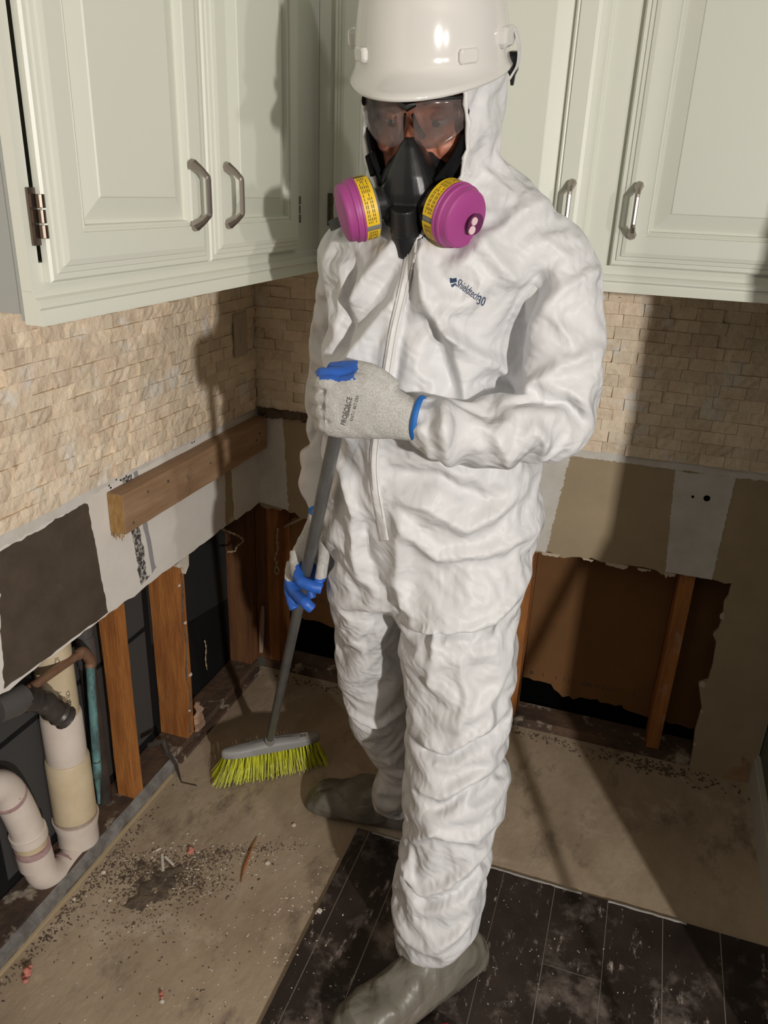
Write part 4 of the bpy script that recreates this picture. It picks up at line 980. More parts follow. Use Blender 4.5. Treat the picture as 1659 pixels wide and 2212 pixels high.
def ribbon(name, pts, width, m, lift, parent, yc=-.95, thick=.0012, sub=8, wig=0.0):
    """strip of cloth pressed on the suit front along measured points"""
    P = cloth_pts([at(px, py, 'y', yc) for px, py in pts], sub); L = []; Rr = []; NS = []
    for i, p in enumerate(P):
        t = P[min(i+1, len(P)-1)] - P[max(i-1, 0)]; t /= np.linalg.norm(t); s = np.cross(t, CAM_R[:, 2]); s /= np.linalg.norm(s)
        row = []
        for k in (-1, -.5, 0, .5, 1):
            q = p + s*width/2*k; d = q - CAM_LOC; d /= np.linalg.norm(d)
            h = bvh_full.ray_cast(Vector(CAM_LOC), Vector(d))
            row.append(np.array(h[0]) - d*lift*(1 - .35*abs(k)**4) if h[0] is not None else q)
        NS.append(row)
    NS = [np.array(r_) for r_ in NS]
    for _ in range(2):
        N2 = [NS[0]] + [(NS[i-1]+2*NS[i]+NS[i+1])/4 for i in range(1, len(NS)-1)] + [NS[-1]]; NS = N2
    back = CAM_R[:, 2]*thick
    mb = MB(); mb.rings([list(r_) + [r_[k]-back for k in (4, 3, 2, 1, 0)] for r_ in NS])
    return mb.build(name, m, parent, smooth=True)
zipl = [(893, 488), (885, 560), (868, 640), (852, 710), (840, 780), (828, 860), (815, 930), (808, 1000), (812, 1060), (822, 1120), (830, 1168)]
fl_ = ribbon('zipper_flap', zipl, .014, M['flap'], .0036, coverall)
ribbon('zipper_seam', [(x-6, y) for x, y in zipl[:-2]], .0016, M['seamline'], .0046, fl_)
ribbon('zipper_seam', [(x+5, y) for x, y in zipl[:-1]], .0011, M['seamline'], .0047, fl_)
ribbon('zipper_pull', [(893, 482), (892, 505)], .006, M['flap'], .009, fl_)
# chest print pressed on the cloth
bvh_s = bvh_full
o0 = at(988, 610, 'y', -.97); o1 = at(1046, 652, 'y', -.97); rt = o1-o0; upv = np.array([0, 0, 1.0])
place_text('chest_print', 'Shieldtech', .0148, o0, rt, upv, M['navy'], coverall, drape=bvh_s, lift=.0012, squeeze=.56)
place_text('chest_print', '30', .0165, at(1031, 648, 'y', -.97), at(1046, 653, 'y', -.97)-at(1031, 648, 'y', -.97), upv, M['navy'], coverall, drape=bvh_s, lift=.0011, squeeze=.66)
sh_ = MB(); cxx, cyy = 978, 607
pts = [(972, 600), (979, 602), (986, 600), (987, 609), (984, 616), (977, 621), (973, 613)]
def onsuit(px, py, lift=.0010):
    d = at(px, py, 'y', -.97) - CAM_LOC; d /= np.linalg.norm(d); h = bvh_full.ray_cast(Vector(CAM_LOC), Vector(d)); return np.array(h[0]) - d*lift
sh_.add([onsuit(*p) for p in pts[:4]] + [onsuit(973, 612)], [(0, 1, 2, 3, 4)]); sh_.add([onsuit(974, 615), onsuit(986, 611), onsuit(984, 616), onsuit(977, 621)], [(0, 1, 2, 3)])
sh_.build('shield_emblem', M['navy'], coverall, fix=False)
lnm = MB(); lnm.add([onsuit(1010, 640, .0011), onsuit(1030, 652, .0011), onsuit(1030, 653.5, .0011), onsuit(1010, 641.5, .0011)], [(0, 1, 2, 3)]); lnm.build('print_underline', M['seamline'], coverall, fix=False)

# ---- the body inside: one continuous surface, head to feet
bd = MB()
hd = [(-.128, .052, .018, .016), (-.118, .048, .034, .032), (-.098, .034, .048, .052), (-.07, .020, .058, .067), (-.04, .012, .064, .078), (-.015, .006, .068, .083), (.012, .002, .071, .087), (.04, -.002, .073, .090), (.075, -.006, .070, .090), (.10, -.008, .055, .073), (.115, -.01, .03, .04)]
bd.rings([ring(HL(0, yc, z), Xl*w, Fw*d, 28) for z, yc, w, d in hd])
bd.tube([HL(0, .080, .018), HL(0, .092, -.004), HL(0, .106, -.030), HL(0, .094, -.042)], [.007, .0085, .0125, .008], 12)            # nose
for s in (-1, 1):
    bd.tube([HL(s*.010, .087, .022), HL(s*.030, .087, .026), HL(s*.050, .073, .020)], [.006, .0075, .006], 10)                      # brow
    bd.tube([HL(s*.030, .078, -.034), HL(s*.045, .070, -.030), HL(s*.056, .055, -.022)], [.012, .013, .011], 10)                    # cheek
    bd.tube([HL(s*.071, -.005, -.03), HL(s*.076, -.010, 0), HL(s*.076, -.014, .02)], [.007, .010, .009], 8)                          # ear
bd.tube([HL(-.020, .078, -.072), HL(0, .084, -.070), HL(.020, .078, -.072)], [.006, .009, .006], 10)                                   # mouth
bd.tube([HL(0, -.02, -.05), HL(0, -.045, -.13), HL(0, -.05, -.22)], [.054, .055, .062], 18)
def bl(pts): limb(bd, pts, 16, 4)
bl([(940, 440, -.74, 70), (940, 560, -.745, 115), (915, 700, -.75, 120), (915, 850, -.75, 110), (935, 1000, -.745, 135), (940, 1160, -.735, 130), (940, 1240, -.735, 80)])
bl([(1000, 480, -.74, 50), (1100, 520, -.74, 50), (1150, 600, -.745, 46), (1195, 760, -.775, 44), (1186, 890, -.815, 38), (1100, 922, -.885, 32), (1000, 920, -.920, 28), (900, 905, -.965, 24)])
bl([(900, 480, -.74, 50), (800, 530, -.74, 50), (757, 600, -.70, 30), (730, 720, -.648, 24), (722, 820, -.64, 24), (705, 960, -.648, 22), (694, 1100, -.69, 17)])
bl([(1020, 1180, -.735, 85), (1005, 1300, -.755, 82), (995, 1450, -.775, 72), (985, 1560, -.79, 60), (985, 1700, -.81, 58), (965, 1850, -.835, 48), (950, 2010, -.86, 38), (965, 2075, -.862, 36)])
bl([(860, 1180, -.72, 82), (850, 1330, -.68, 72), (845, 1460, -.62, 62), (860, 1580, -.56, 48), (868, 1680, -.51, 42), (872, 1745, -.49, 34)])
bme = baked(bd, .0032, 3, .5)
body = link_mesh('body', bme, [M['skin'], M['flap']], worker)
_c = np.empty(len(bme.polygons)*3); bme.polygons.foreach_get('center', _c)
bme.polygons.foreach_set('material_index', (_c.reshape(-1, 3)[:, 2] < 1.40).astype(np.int32))
def ball(mb, c, r_, n=14, sx=1, sy=1, sz=1):
    R = []
    for i in range(1, n):
        p = math.pi*i/n; R.append([c + Xl*(r_*sx*math.sin(p)*math.cos(a)) + Fw*(r_*sy*math.sin(p)*math.sin(a)) + Up*(r_*sz*math.cos(p)) for a in [2*math.pi*k/16 for k in range(16)]])
    mb.rings(R)
for s in (-1, 1):
    e = MB(); ball(e, HL(s*.031, .0735, .002), .0135, sz=.75); e = e.build('eye', M['eyewhite'], body, smooth=True)
    i_ = MB(); ball(i_, HL(s*.031 - .001, .0835, -.001), .0058, 10, sy=.8); i_.build('iris', M['iris'], e, smooth=True)
    MB().tube([HL(s*.016, .093, .024), HL(s*.032, .0935, .031), HL(s*.052, .079, .026)], [.0035, .004, .0025], 8, squash=.6).build('eyebrow', M['brow'], body)
    el_ = MB(); ball(el_, HL(s*.031, .0745, .0065), .0140, sz=.62); el_.build('eyelid', M['skin'], body, smooth=True)

# ---- safety glasses
gl = bpy.data.objects.new('safety_glasses', None); COL.objects.link(gl); gl.parent = worker; gl.name = 'safety_glasses'
for s in (-1, 1):
    G = MB(); nx, nz = 18, 10; V = []
    for i in range(nx):
        u = i/(nx-1); x = .007 + u*.0635
        top = .034 - .003*u; botz = -.004 - .026*math.sin(math.pi*min(1, .16+u*.80))**.8 + .006*u
        for j in range(nz):
            w = j/(nz-1); z = top + (botz-top)*w
            y = .117 - 6.4*x*x - .006*(w-.4)**2
            V.append(HL(s*x, y, z))
    V2 = V + [v - Fw*.0018 for v in V]; n0 = nx*nz; f = []
    for i in range(nx-1):
        for j in range(nz-1):
            a = i*nz+j; f.append((a, a+1, a+nz+1, a+nz)); f.append((n0+a, n0+a+nz, n0+a+nz+1, n0+a+1))
    bd_ = [i*nz for i in range(nx)] + [(nx-1)*nz+j for j in range(1, nz)] + [i*nz+nz-1 for i in range(nx-2, -1, -1)] + [j for j in range(nz-2, 0, -1)]
    for k in range(len(bd_)):
        a, b = bd_[k], bd_[(k+1) % len(bd_)]; f.append((a, b, n0+b, n0+a))
    G.add(V2, f); G.build('lens', M['lens'], gl, smooth=True)
    MB().tube([V[i*nz] for i in range(nx)], .0022, 8).build('brow_bar', M['frame'], gl)
    MB().tube([HL(s*.005, .112, .014), HL(s*.009, .106, .0), HL(s*.016, .096, -.016)], [.003, .0034, .0042], 8, squash=.6).build('nose_pad', M['frame'], gl)
    MB().tube([HL(s*.069, .090, .026), HL(s*.073, .075, .024), HL(s*.072, .050, .018)], [.0065, .0055, .003], 8, squash=.45, up=tuple(Up)).build('temple_arm', M['frame'], gl)
MB().tube([HL(-.010, .1165, .028), HL(0, .119, .024), HL(.010, .1165, .028)], [.0045, .0065, .0045], 8).build('bridge', M['frame'], gl)

# ---- respirator
rp_ = bpy.data.objects.new('respirator', None); COL.objects.link(rp_); rp_.parent = worker
mk = MB()
prof = [(-.014, .006, .118, .098), (-.024, .014, .125, .085), (-.040, .024, .132, .072), (-.058, .034, .139, .062), (-.080, .043, .142, .055), (-.105, .046, .140, .050), (-.125, .042, .133, .050), (-.142, .032, .124, .055), (-.150, .020, .110, .06)]
mk.rings([ring(HL(0, (y1+y0)/2, z), Xl*w, Fw*(y1-y0)/2, 28, 2.4) for z, w, y1, y0 in prof])
# soft skirt widening on to the cheeks and chin
sk = [(-.036, .026, .100, .05), (-.052, .042, .102, .03), (-.075, .057, .102, .02), (-.10, .058, .098, .02), (-.125, .052, .090, .02), (-.142, .038, .080, .02)]
mk.rings([ring(HL(0, (y1+y0)/2, z), Xl*w, Fw*(y1-y0)/2, 28, 2.2) for z, w, y1, y0 in sk])
for s in (-1, 1):
    mk.tube([HL(s*.022, .112, -.095), HL(s*.048, .126, -.098)], [.024, .020], 20)
mk.tube([HL(0, .146, -.095), HL(0, .140, -.13)], [.018, .020], 20)
mm_ = baked(mk, .0016, 3, .5); face_piece = link_mesh('facepiece', mm_, M['mask'], rp_)
split_smooth(MB().tube([HL(0, .134, -.128), HL(0, .130, -.148), HL(0, .128, -.160), HL(0, .127, -.163)], [.0225, .0205, .0195, .0165], 24).build('exhalation_valve', M['mask'], rp_), 35)
MB().tube([HL(0, .122, -.160), HL(0, .121, -.172)], [.008, .005], 10).build('valve_tip', M['mask'], rp_)
for s in (-1, 1):
    a = np.array([s*math.sin(math.radians(58)), math.cos(math.radians(58)), -.14]); a /= np.linalg.norm(a)
    aw = a[0]*Xl + a[1]*Fw + a[2]*Up; b0 = HL(s*.040, .118, -.099)
    u = np.cross(aw, Up); u /= np.linalg.norm(u); v = np.cross(u, aw)
    def C(spec, m, name, par, n=44, sm=30):
        return split_smooth(MB().tube([b0 + aw*t for t, _ in spec], [r_ for _, r_ in spec], n, up=tuple(v)).build(name, m, par), sm)
    cart = C([(.000, .019), (.008, .021), (.009, .030), (.012, .0385), (.014, .0405), (.034, .0415)], M['greyplastic'], 'filter_cartridge', rp_)
    C([(.0335, .0415), (.034, .0432), (.0365, .0432), (.0372, .0420), (.0405, .0420), (.0413, .0425), (.0445, .0422), (.0455, .0405), (.0475, .0395), (.0550, .0385), (.0575, .0365), (.0595, .030), (.0605, .018), (.061, .004)], M['magenta'], 'filter_cap', cart)
    # sticker band around the drum
    lb_ = MB(); segs = [(-.2, 1.75), (1.95, 2.7)] if s > 0 else [(-2.2, 1.2)]
    lb_ = MB()
    for s0, s1 in ([(-1.9, -.1), (.1, 1.9), (2.1, 4.2)] if s < 0 else [(-1.5, .45), (.65, 2.5), (2.7, 4.6)]):
        k = 20; R = []
        for t in (.0150, .0335):
            R.append([b0 + aw*t + (.0413 + .0010)*(math.cos(s0+(s1-s0)*i/k)*v + math.sin(s0+(s1-s0)*i/k)*u*(-s)) for i in range(k+1)])
        R2 = []
        lb_.rings(R, closed=False, cap=False)
    lbl = lb_.build('yellow_label', M['yellow'], cart, smooth=True, fix=False)
    pm = MB(); rg = np.random.default_rng(3)
    for s0, s1 in ([(-1.8, -.2), (.2, 1.8), (2.2, 4.1)] if s < 0 else [(-1.4, .35), (.75, 2.4), (2.8, 4.5)]):
        ang = s0
        while ang < s1:
            L = rg.uniform(.05, .13)
            for t in (.0195, .0220, .0245, .0270, .0295):
                if rg.random() < .75:
                    q = [b0 + aw*tt + (.0413+.0013)*(math.cos(x)*v + math.sin(x)*u*(-s)) for tt, x in ((t, ang), (t, ang+L), (t+.0009, ang+L), (t+.0009, ang))]
                    pm.add(q, [(0, 1, 2, 3)])
            ang += L + .03
    pm.build('label_printing', M['ink'], lbl, fix=False)
    # recess with pale filter pads in the cap face
    fc = b0 + aw*.0600 - u*(.0165*(-s) if s > 0 else .012) - v*.006
    if s > 0:
        cc = b0 + aw*.0598 + Xl*.010 - Up*.004
        split_smooth(MB().tube([cc, cc + aw*.0016], [.0145, .0138], 24, up=tuple(v)).build('cap_recess', mat('dark_magenta', (.12, .015, .08, 1), .6), cart))
        for dx, dz, r_ in ((-.0045, .0055, .0058), (-.0070, -.0060, .0062)):
            c2_ = cc + aw*.0012 + u*(dx if (u @ Xl) > 0 else -dx) + v*dz
            split_smooth(MB().tube([c2_, c2_ + aw*.0018], [r_, r_*.9], 14, up=tuple(v)).build('filter_pad', M['filterpad'], cart))
def flat_strap(name, pts, w, th, wdir, parent, m='strap'):
    R = []; P = cloth_pts(pts, 5)
    for i, p in enumerate(P):
        t = P[min(i+1, len(P)-1)]-P[max(i-1, 0)]; t /= np.linalg.norm(t); W = np.array(wdir) - t*(np.array(wdir) @ t); W /= np.linalg.norm(W); n_ = np.cross(t, W)
        R.append([p + W*w/2 + n_*th/2, p - W*w/2 + n_*th/2, p - W*w/2 - n_*th/2, p + W*w/2 - n_*th/2])
    return MB().rings(R).build(name, M[m], parent, bevel=.0004)
for s in (-1, 1):
    flat_strap('head_strap', [HL(s*.040, .118, -.070), HL(s*.058, .098, -.045), HL(s*.070, .072, -.015), HL(s*.0755, .040, .012), HL(s*.074, .005, .03)], .019, .003, Up + .5*Fw, rp_)
    MB().tube([HL(s*.050, .108, -.062), HL(s*.062, .094, -.040)], [.009, .008], 8, squash=.4).build('strap_buckle', M['strap'], rp_, smooth=True)
    flat_strap('neck_strap_tab', [HL(s*.055, .100, -.115), HL(s*.085, .100, -.122), HL(s*.116, .088, -.136), HL(s*.134, .076, -.146)], .015, .006, Up, rp_, 'mask')

# ---- hard hat
hat = bpy.data.objects.new('hard_hat', None); COL.objects.link(hat); hat.parent = worker
A_, B_, HH, Z0 = .105, .136, .168, .068
def shell(mb, off):
    nU, nV = 96, 26; R = []
    for j in range(nV):
        t = (j/(nV-1))
        ph = t*math.pi/2*.995 + .005; e = 2.06
        rad = math.sin(ph)**(2/e); zz = math.cos(ph)**(2/e)
        R.append((rad, zz))
    rings_ = []
    for rad, zz in R:
        rings_.append([HL(.002 + (A_-off)*rad*math.cos(a), -.008 + (B_-off)*rad*math.sin(a)*(1 if math.sin(a) < 0 else .97), Z0 + (HH-off)*zz) for a in [2*math.pi*k/nU for k in range(nU)]])
    # flared brim, long at the front
    for f_, drop in ((.12, .004), (.35, .0085), (.7, .0125), (1.0, .0155), (1.0, .0185)):
        rg_ = []
        for k in range(nU):
            a = 2*math.pi*k/nU; fr_ = max(0, math.sin(a)); side_ = 1
            e_ = .0075 + .043*(fr_**1.6)
            rg_.append(HL(.002 + (A_-off)*math.cos(a)*(1 + f_*(.052 + .030*fr_)) , -.008 + (B_-off)*math.sin(a)*(1 if math.sin(a) < 0 else .97) + f_*e_*math.sin(a), Z0 - drop*(.75 + .9*fr_)))
        rings_.append(rg_)
    return rings_
outer = shell(None, 0); inner = shell(None, .0032)
hm = MB(); hm.rings(outer + list(reversed(inner)), cap=False); hm.add(outer[0], [tuple(range(96))]); hm.add(inner[0], [tuple(range(96))])
ho = hm.build('shell', M['helmet'], hat, smooth=True)
def lug(a_deg, z, w, h, dep, name='accessory_slot'):
    a = math.radians(a_deg); c = HL(.002 + A_*math.cos(a), -.008 + B_*.97*math.sin(a), z); n_ = math.cos(a)/A_*Xl + math.sin(a)/B_*Fw; n_ /= np.linalg.norm(n_)
    t = np.cross(Up, n_); R = []
    for d, k in ((-.006, 1.0), (dep*.6, 1.0), (dep, .8)):
        R.append([c + n_*d + t*x*w/2*k + Up*y*h/2*k for x, y in ((-1, -.55), (-1, .55), (-.8, 1), (.8, 1), (1, .55), (1, -.55), (.8, -1), (-.8, -1))])
    return MB().rings(R).build(name, M['helmet'], hat, smooth=False, bevel=.0012)
lug(48, Z0+.010, .030, .017, .0045); lug(132, Z0+.012, .030, .017, .006); lug(8, Z0+.024, .05, .024, .0075, 'side_clip'); lug(172, Z0+.024, .05, .024, .0075, 'side_clip')
flat_strap('chin_bracket', [HL(.116, -.004, Z0+.030), HL(.120, -.016, Z0+.012), HL(.118, -.030, Z0-.012), HL(.108, -.036, Z0-.03)], .012, .003, Fw, hat, 'flap')
MB().rings([[HL(.110+dx*k, -.040+dy*k, z) for dx, dy in ((-.006, -.008), (.006, -.008), (.006, .008), (-.006, .008))] for z, k in ((Z0+.002, .9), (Z0-.004, 1.15), (Z0-.022, 1.1), (Z0-.028, .6), (Z0-.040, .35))]).build('ratchet_clip', M['mask'], hat, bevel=.001)

# ================================================================ broom, then gloves closed around it
SB = np.array([.246, -.439, .105]); 
ST = at(725, 940, 'y', -.945); sd = (ST-SB)/np.linalg.norm(ST-SB); STOP = ST + sd*.085
broom = empty('broom', (0, 0, 0), 'grey broom with lime green bristles held by the worker', 'broom')
def stick(t): return SB + sd*t
SL = float(np.linalg.norm(STOP-SB))
stk = MB(); NS = 40
stk.tube([stick(SL*i/NS) for i in range(NS+1)], [.0108]*(NS+1), 20); split_smooth(stk.build('handle', M['stick'], broom))
split_smooth(MB().tube([stick(-.028), stick(-.015), stick(.0), stick(.018)], [.017, .0165, .0145, .013], 20).build('socket', M['brushbody'], broom))
h0 = at(478, 1628, 'z', .085); h1 = at(690, 1588, 'z', .085); hx = (h1-h0); HLn = np.linalg.norm(hx[:2]); hx = np.array([hx[0], hx[1], 0])/HLn
hy = np.array([-hx[1], hx[0], 0]); hcn = np.array([(h0[0]+h1[0])/2, (h0[1]+h1[1])/2, .083])
def BP(u, v, z): return hcn + hx*u + hy*v + np.array([0, 0, z])
R = []; n = 48
def stad(sc, z, wv=.021, top=0):
    out = []
    for k in range(n):
        a = 2*math.pi*k/n; ux = math.copysign(abs(math.cos(a))**(.55), math.cos(a))*(HLn/2)*sc; vy = math.copysign(abs(math.sin(a))**.8, math.sin(a))*wv*(sc**3)
        hump = top*math.exp(-(ux/.055)**2)*(1 if True else 0)
        out.append(BP(ux, vy, z + hump))
    return out
blk = MB(); blk.rings([stad(.985, -.012, .019), stad(1.0, -.010, .021), stad(1.0, .006, .021), stad(.985, .010, .0195, .004), stad(.95, .0125, .014, .009), stad(.7, .013, .007, .010)])
split_smooth(blk.build('brush_block', M['brushbody'], broom), 50)
MB().rings([[BP(u, v*.9 - .017, -.0125 + .010*math.sin((u+.10)*14)) for v in (-.002, .0035)] for u in np.linspace(-.03, .07, 8)], closed=False, cap=False).build('moulded_groove', M['stick'], broom, fix=False)
stc = MB().box((-.015, -.011, .0), (.015, .011, .0006)); V0 = stc.v
stc.v = [tuple(BP(.088 + v[0], -.003 + v[1], .0125 + v[2] + .0008)) for v in V0]; so = stc.build('price_sticker', M['sticker'], broom)
bc = MB(); rg = np.random.default_rng(8); u_ = -.009
while u_ < .008:
    w_ = rg.uniform(.0006, .0016); bc.add([BP(.088+u_+a, -.003+b, .0142) for a, b in ((0, -.006), (w_, -.006), (w_, .006), (0, .006))], [(0, 1, 2, 3)]); u_ += w_ + rg.uniform(.0005, .0011)
bc.build('barcode', M['ink'], so, fix=False)
# bristles: tufts of strands flaring outward, swept a little
rg = np.random.default_rng(9); br1 = MB(); br2 = MB(); 
for iu in range(27):
    for iv in range(5):
        u0 = (-.5 + (iu+.5)/27)*HLn*.96; v0 = (-.5+(iv+.5)/5)*.034
        for k in range(7):
            uu = u0 + rg.normal()*.0016; vv = v0 + rg.normal()*.0014
            fl = (uu/(HLn/2)); eu = uu + fl*.030*abs(fl)**.6 + rg.normal()*.0045 - .006; ev = vv*1.9 - .012 + rg.normal()*.004
            p0 = BP(uu, vv, -.010); p2 = BP(eu, ev, 0); p2[2] = .0012 + abs(rg.normal())*.005 + (.006*abs(fl)**3)
            p1 = BP(uu + (eu-uu)*.40, vv + (ev-vv)*.38, 0); p1[2] = (p0[2]+p2[2])/2
            dark = rg.random() < .16
            r0 = .0010
            R = []
            for p, rr_ in ((p0, r0), (p1, r0*1.05), (p2, r0*.8)):
                R.append([p + rr_*np.array([math.cos(a), math.sin(a), 0]) for a in (0, 2.1, 4.2)])
            (br2 if dark else br1).rings(R, cap=False)
b_ = br1.build('bristles', M['bristle'], broom, fix=False); b_['kind'] = 'stuff'
b_ = br2.build('bristles', M['bristledark'], broom, fix=False); b_['kind'] = 'stuff'
settle(broom, (float(hcn[0]), float(hcn[1]), 0))

def glove(name, build, voxel, blue_test, cuff, parent, seed):
    mb = MB(); build(mb); me = baked(mb, voxel, 3, .5); co, no = mesh_np(me)
    co = co + no*(vnoise(co/.010, seed)*.0007 + facets(co, .03, seed+5, 3)*.0010)[:, None]; set_np(me, co)
    o = link_mesh(name, me, [M['knit'], M['latex']], parent)
    nf = len(me.polygons); c = np.empty(nf*3); me.polygons.foreach_get('center', c); nn = np.empty(nf*3); me.polygons.foreach_get('normal', nn)
    me.polygons.foreach_set('material_index', blue_test(c.reshape(-1, 3), nn.reshape(-1, 3)).astype(np.int32))
    return o
def px(a, b, y, r_=0): 
    P = at(a, b, 'y', y); return P, dist(P)/F_PX*r_
def chain(mb, pts, n=14, sub=4, squash=1.0):
    Q = cloth_pts([np.append(*[px(a, b, y, r_)[0], px(a, b, y, r_)[1]]) for a, b, y, r_ in pts], sub)
    mb.tube([q[:3] for q in Q], [float(q[3]) for q in Q], n, squash=squash)
# upper hand: back of the left hand towards the camera
YU = -.970
def up_hand(mb):
    R = []
    for x, t, b, hd_ in ((905, 861, 951, .022), (885, 858, 949, .024), (860, 842, 947, .024), (830, 824, 946, .024), (800, 806, 947, .023), (765, 804, 946, .021), (735, 812, 944, .019), (712, 818, 941, .016)):
        y = YU + .001*(905-x)/40*-1
        T, Bt = at(x, t, 'y', y), at(x-4, b, 'y', y); R.append(ring((T+Bt)/2, (T-Bt)/2, (0, hd_, 0), 24, 2.5))
    mb.rings(R)
    for i, (r0, xe) in enumerate(((829, 683), (860, 681), (890, 684), (919, 690))):
        rr_ = 19 if i < 3 else 18
        chain(mb, [(745, r0, YU-.002, rr_), (708, r0-1, YU-.006, rr_), (xe+10, r0-1, YU+.004, rr_-1), (xe+4, r0, YU+.026, rr_-2), (xe+26, r0+2, YU+.046, rr_-2), (xe+50, r0+5, YU+.044, rr_-3)])
    chain(mb, [(850, 846, YU, 26), (815, 815, YU+.003, 23), (780, 798, YU+.010, 19), (745, 795, YU+.020, 16), (715, 797, YU+.030, 14)])
    chain(mb, [(770, 815, YU+.008, 15), (735, 806, YU+.004, 14), (700, 806, YU+.004, 13), (690, 810, YU+.02, 12)])
kn = at(735, 815, 'y', YU)
def blue_up(c, n):
    wob = vnoise(c/.006, 4)*.002
    zt = at(740, 812, 'y', YU)[2]
    xb = at(772, 800, 'y', YU)[0]
    top = (c[:, 0] < xb + wob*2) & (c[:, 2] > zt - .004 + wob) & (n[:, 2] > .05) & ((c[:, 0] - at(690, 812, 'y', YU)[0])*-.25 + (c[:, 2]-zt) > -.014)
    palm = (c[:, 1] > YU + .016 + wob) & (c[:, 0] < at(800, 850, 'y', YU)[0])
    return top | palm
g1 = glove('glove', up_hand, .0017, blue_up, None, worker, 3); g1['label'] = 'grey knit glove with blue palm on the upper hand'
def cuff(P0, ax, r1, r2, parent, w=.008):
    """blue bound edge: a ring lying across the wrist"""
    ax = np.array(ax)/np.linalg.norm(ax); u = UPV - ax*(UPV @ ax) if abs(ax[2]) < .9 else np.array([1, 0, 0.]) - ax*ax[0]; u /= np.linalg.norm(u); v = np.cross(ax, u); R = []
    for k in range(40):
        a = 2*math.pi*k/40; c = P0 + u*r1*math.cos(a) + v*r2*math.sin(a); e = u*math.cos(a)+v*math.sin(a)
        R.append([c + e*.0022*math.cos(b) + ax*w/2*math.sin(b) for b in [2*math.pi*j/8 for j in range(8)]])
    return MB().rings(R + [R[0]], cap=False).build('cuff', M['cuffblue'], parent, smooth=True)
Tq, Bq = at(911, 858, 'y', YU), at(898, 950, 'y', YU)
axq = np.cross((Tq-Bq)/np.linalg.norm(Tq-Bq), np.array([0, 1.0, 0])); 
qu = (Tq-Bq)/np.linalg.norm(Tq-Bq); R = []
for k in range(40):
    a = 2*math.pi*k/40; c = (Tq+Bq)/2 + qu*(np.linalg.norm(Tq-Bq)/2)*math.cos(a) + np.array([0, 1., 0])*.0255*math.sin(a); e = qu*math.cos(a) + np.array([0, 1., 0])*math.sin(a)
    R.append([c + e*.0024*math.cos(b) + axq*.0045*math.sin(b) for b in [2*math.pi*j/8 for j in range(8)]])
MB().rings(R + [R[0]], cap=False).build('cuff', M['cuffblue'], g1, smooth=True)
bvh_g = BVHTree.FromObject(g1, bpy.context.evaluated_depsgraph_get())
gr = at(755, 850, 'y', -1.0)-at(738, 918, 'y', -1.0); gu = np.cross(CAM_R[:, 2], gr)
place_text('glove_print', 'PROFORCE', .0098, at(741, 919, 'y', -1.0), gr, gu, M['ink'], g1, drape=bvh_g, lift=.0007, squeeze=.86)
place_text('glove_print', 'Safeware', .0058, at(750, 900, 'y', -1.0), gr, gu, M['ink'], g1, drape=bvh_g, lift=.0007, squeeze=.9)
place_text('glove_print', 'KNIT-1  BKT-CRX', .0060, at(759, 910, 'y', -1.0), gr, gu, M['ink'], g1, drape=bvh_g, lift=.0007, squeeze=.82)
# knuckle gaps
_co, _no = mesh_np(g1.data)
for (a, b) in ((699, 845), (697, 880), (706, 910)):
    d = at(a, b, 'y', -1.0)-CAM_LOC; d /= np.linalg.norm(d); h = bvh_g.ray_cast(Vector(CAM_LOC), Vector(d))
    if h[0] is not None:
        dl = _co - np.array(h[0]); dl[:, 0] *= .55; _co = _co + d*(.0065*np.exp(-(dl**2).sum(1)/.0032**2))[:, None]
for q_ in (862, 893):
    a0, a1 = at(684, q_-14, 'y', YU-.015), at(722, q_-14, 'y', YU-.015); ab = a1-a0; t_ = np.clip(((_co-a0) @ ab)/(ab @ ab), 0, 1); dd = np.linalg.norm(_co-(a0+t_[:, None]*ab), axis=1)
    _co = _co + np.array([0, .0030, 0])*np.exp(-(dd/.0042)**2)[:, None]
set_np(g1.data, _co)
# lower hand: palm side towards the camera, fingers curl in front of the stick
def stick_at_row(row):
    lo_, hi_ = 0.0, SL
    for _ in range(40):
        m_ = (lo_+hi_)/2; q = CAM_R.T @ (stick(m_)-CAM_LOC); r_ = H_PX/2 - F_PX*q[1]/-q[2]
        if r_ > row: lo_ = m_
        else: hi_ = m_
    return stick(lo_)
sy = float(stick_at_row(1230)[1]); YB = sy + .030; YF = sy - .017
def low_hand(mb):
    R = []
    for row, l, r_, y, hd_ in ((1102, 671, 718, YB-.012, .020), (1125, 664, 718, YB-.010, .020), (1150, 652, 719, YB-.006, .019), (1180, 636, 718, YB-.002, .018), (1205, 626, 714, YB, .017), (1232, 622, 704, YB, .016), (1250, 624, 690, YB, .013)):
        PL, PR = at(l, row, 'y', y), at(r_, row, 'y', y); R.append(ring((PL+PR)/2, (PR-PL)/2, (0, hd_, 0), 24, 2.4))
    mb.rings(R)
    chain(mb, [(640, 1190, YB-.006, 14), (640, 1222, YB-.022, 14), (648, 1252, YF-.004, 13.5), (668, 1264, YF-.010, 13), (695, 1272, YF-.004, 12)])      # index
    chain(mb, [(632, 1215, YB, 14), (628, 1255, YB-.010, 13.5), (640, 1282, YB-.026, 13), (658, 1300, YF, 12.5), (675, 1315, YF+.002, 11.5)])            # middle
    chain(mb, [(628, 1235, YB+.004, 12), (625, 1268, YB+.004, 12), (630, 1295, YB-.004, 11.5), (636, 1316, YB-.012, 11)])                               # ring
    chain(mb, [(668, 1240, YB+.006, 12), (668, 1270, YB+.012, 11.5), (674, 1292, YB+.010, 10.5)])                                                         # little
    chain(mb, [(706, 1135, YB-.010, 12), (704, 1170, YB-.024, 14.5), (700, 1205, YB-.034, 14.5), (696, 1232, YB-.040, 13.5), (691, 1252, YB-.042, 12)])  # thumb
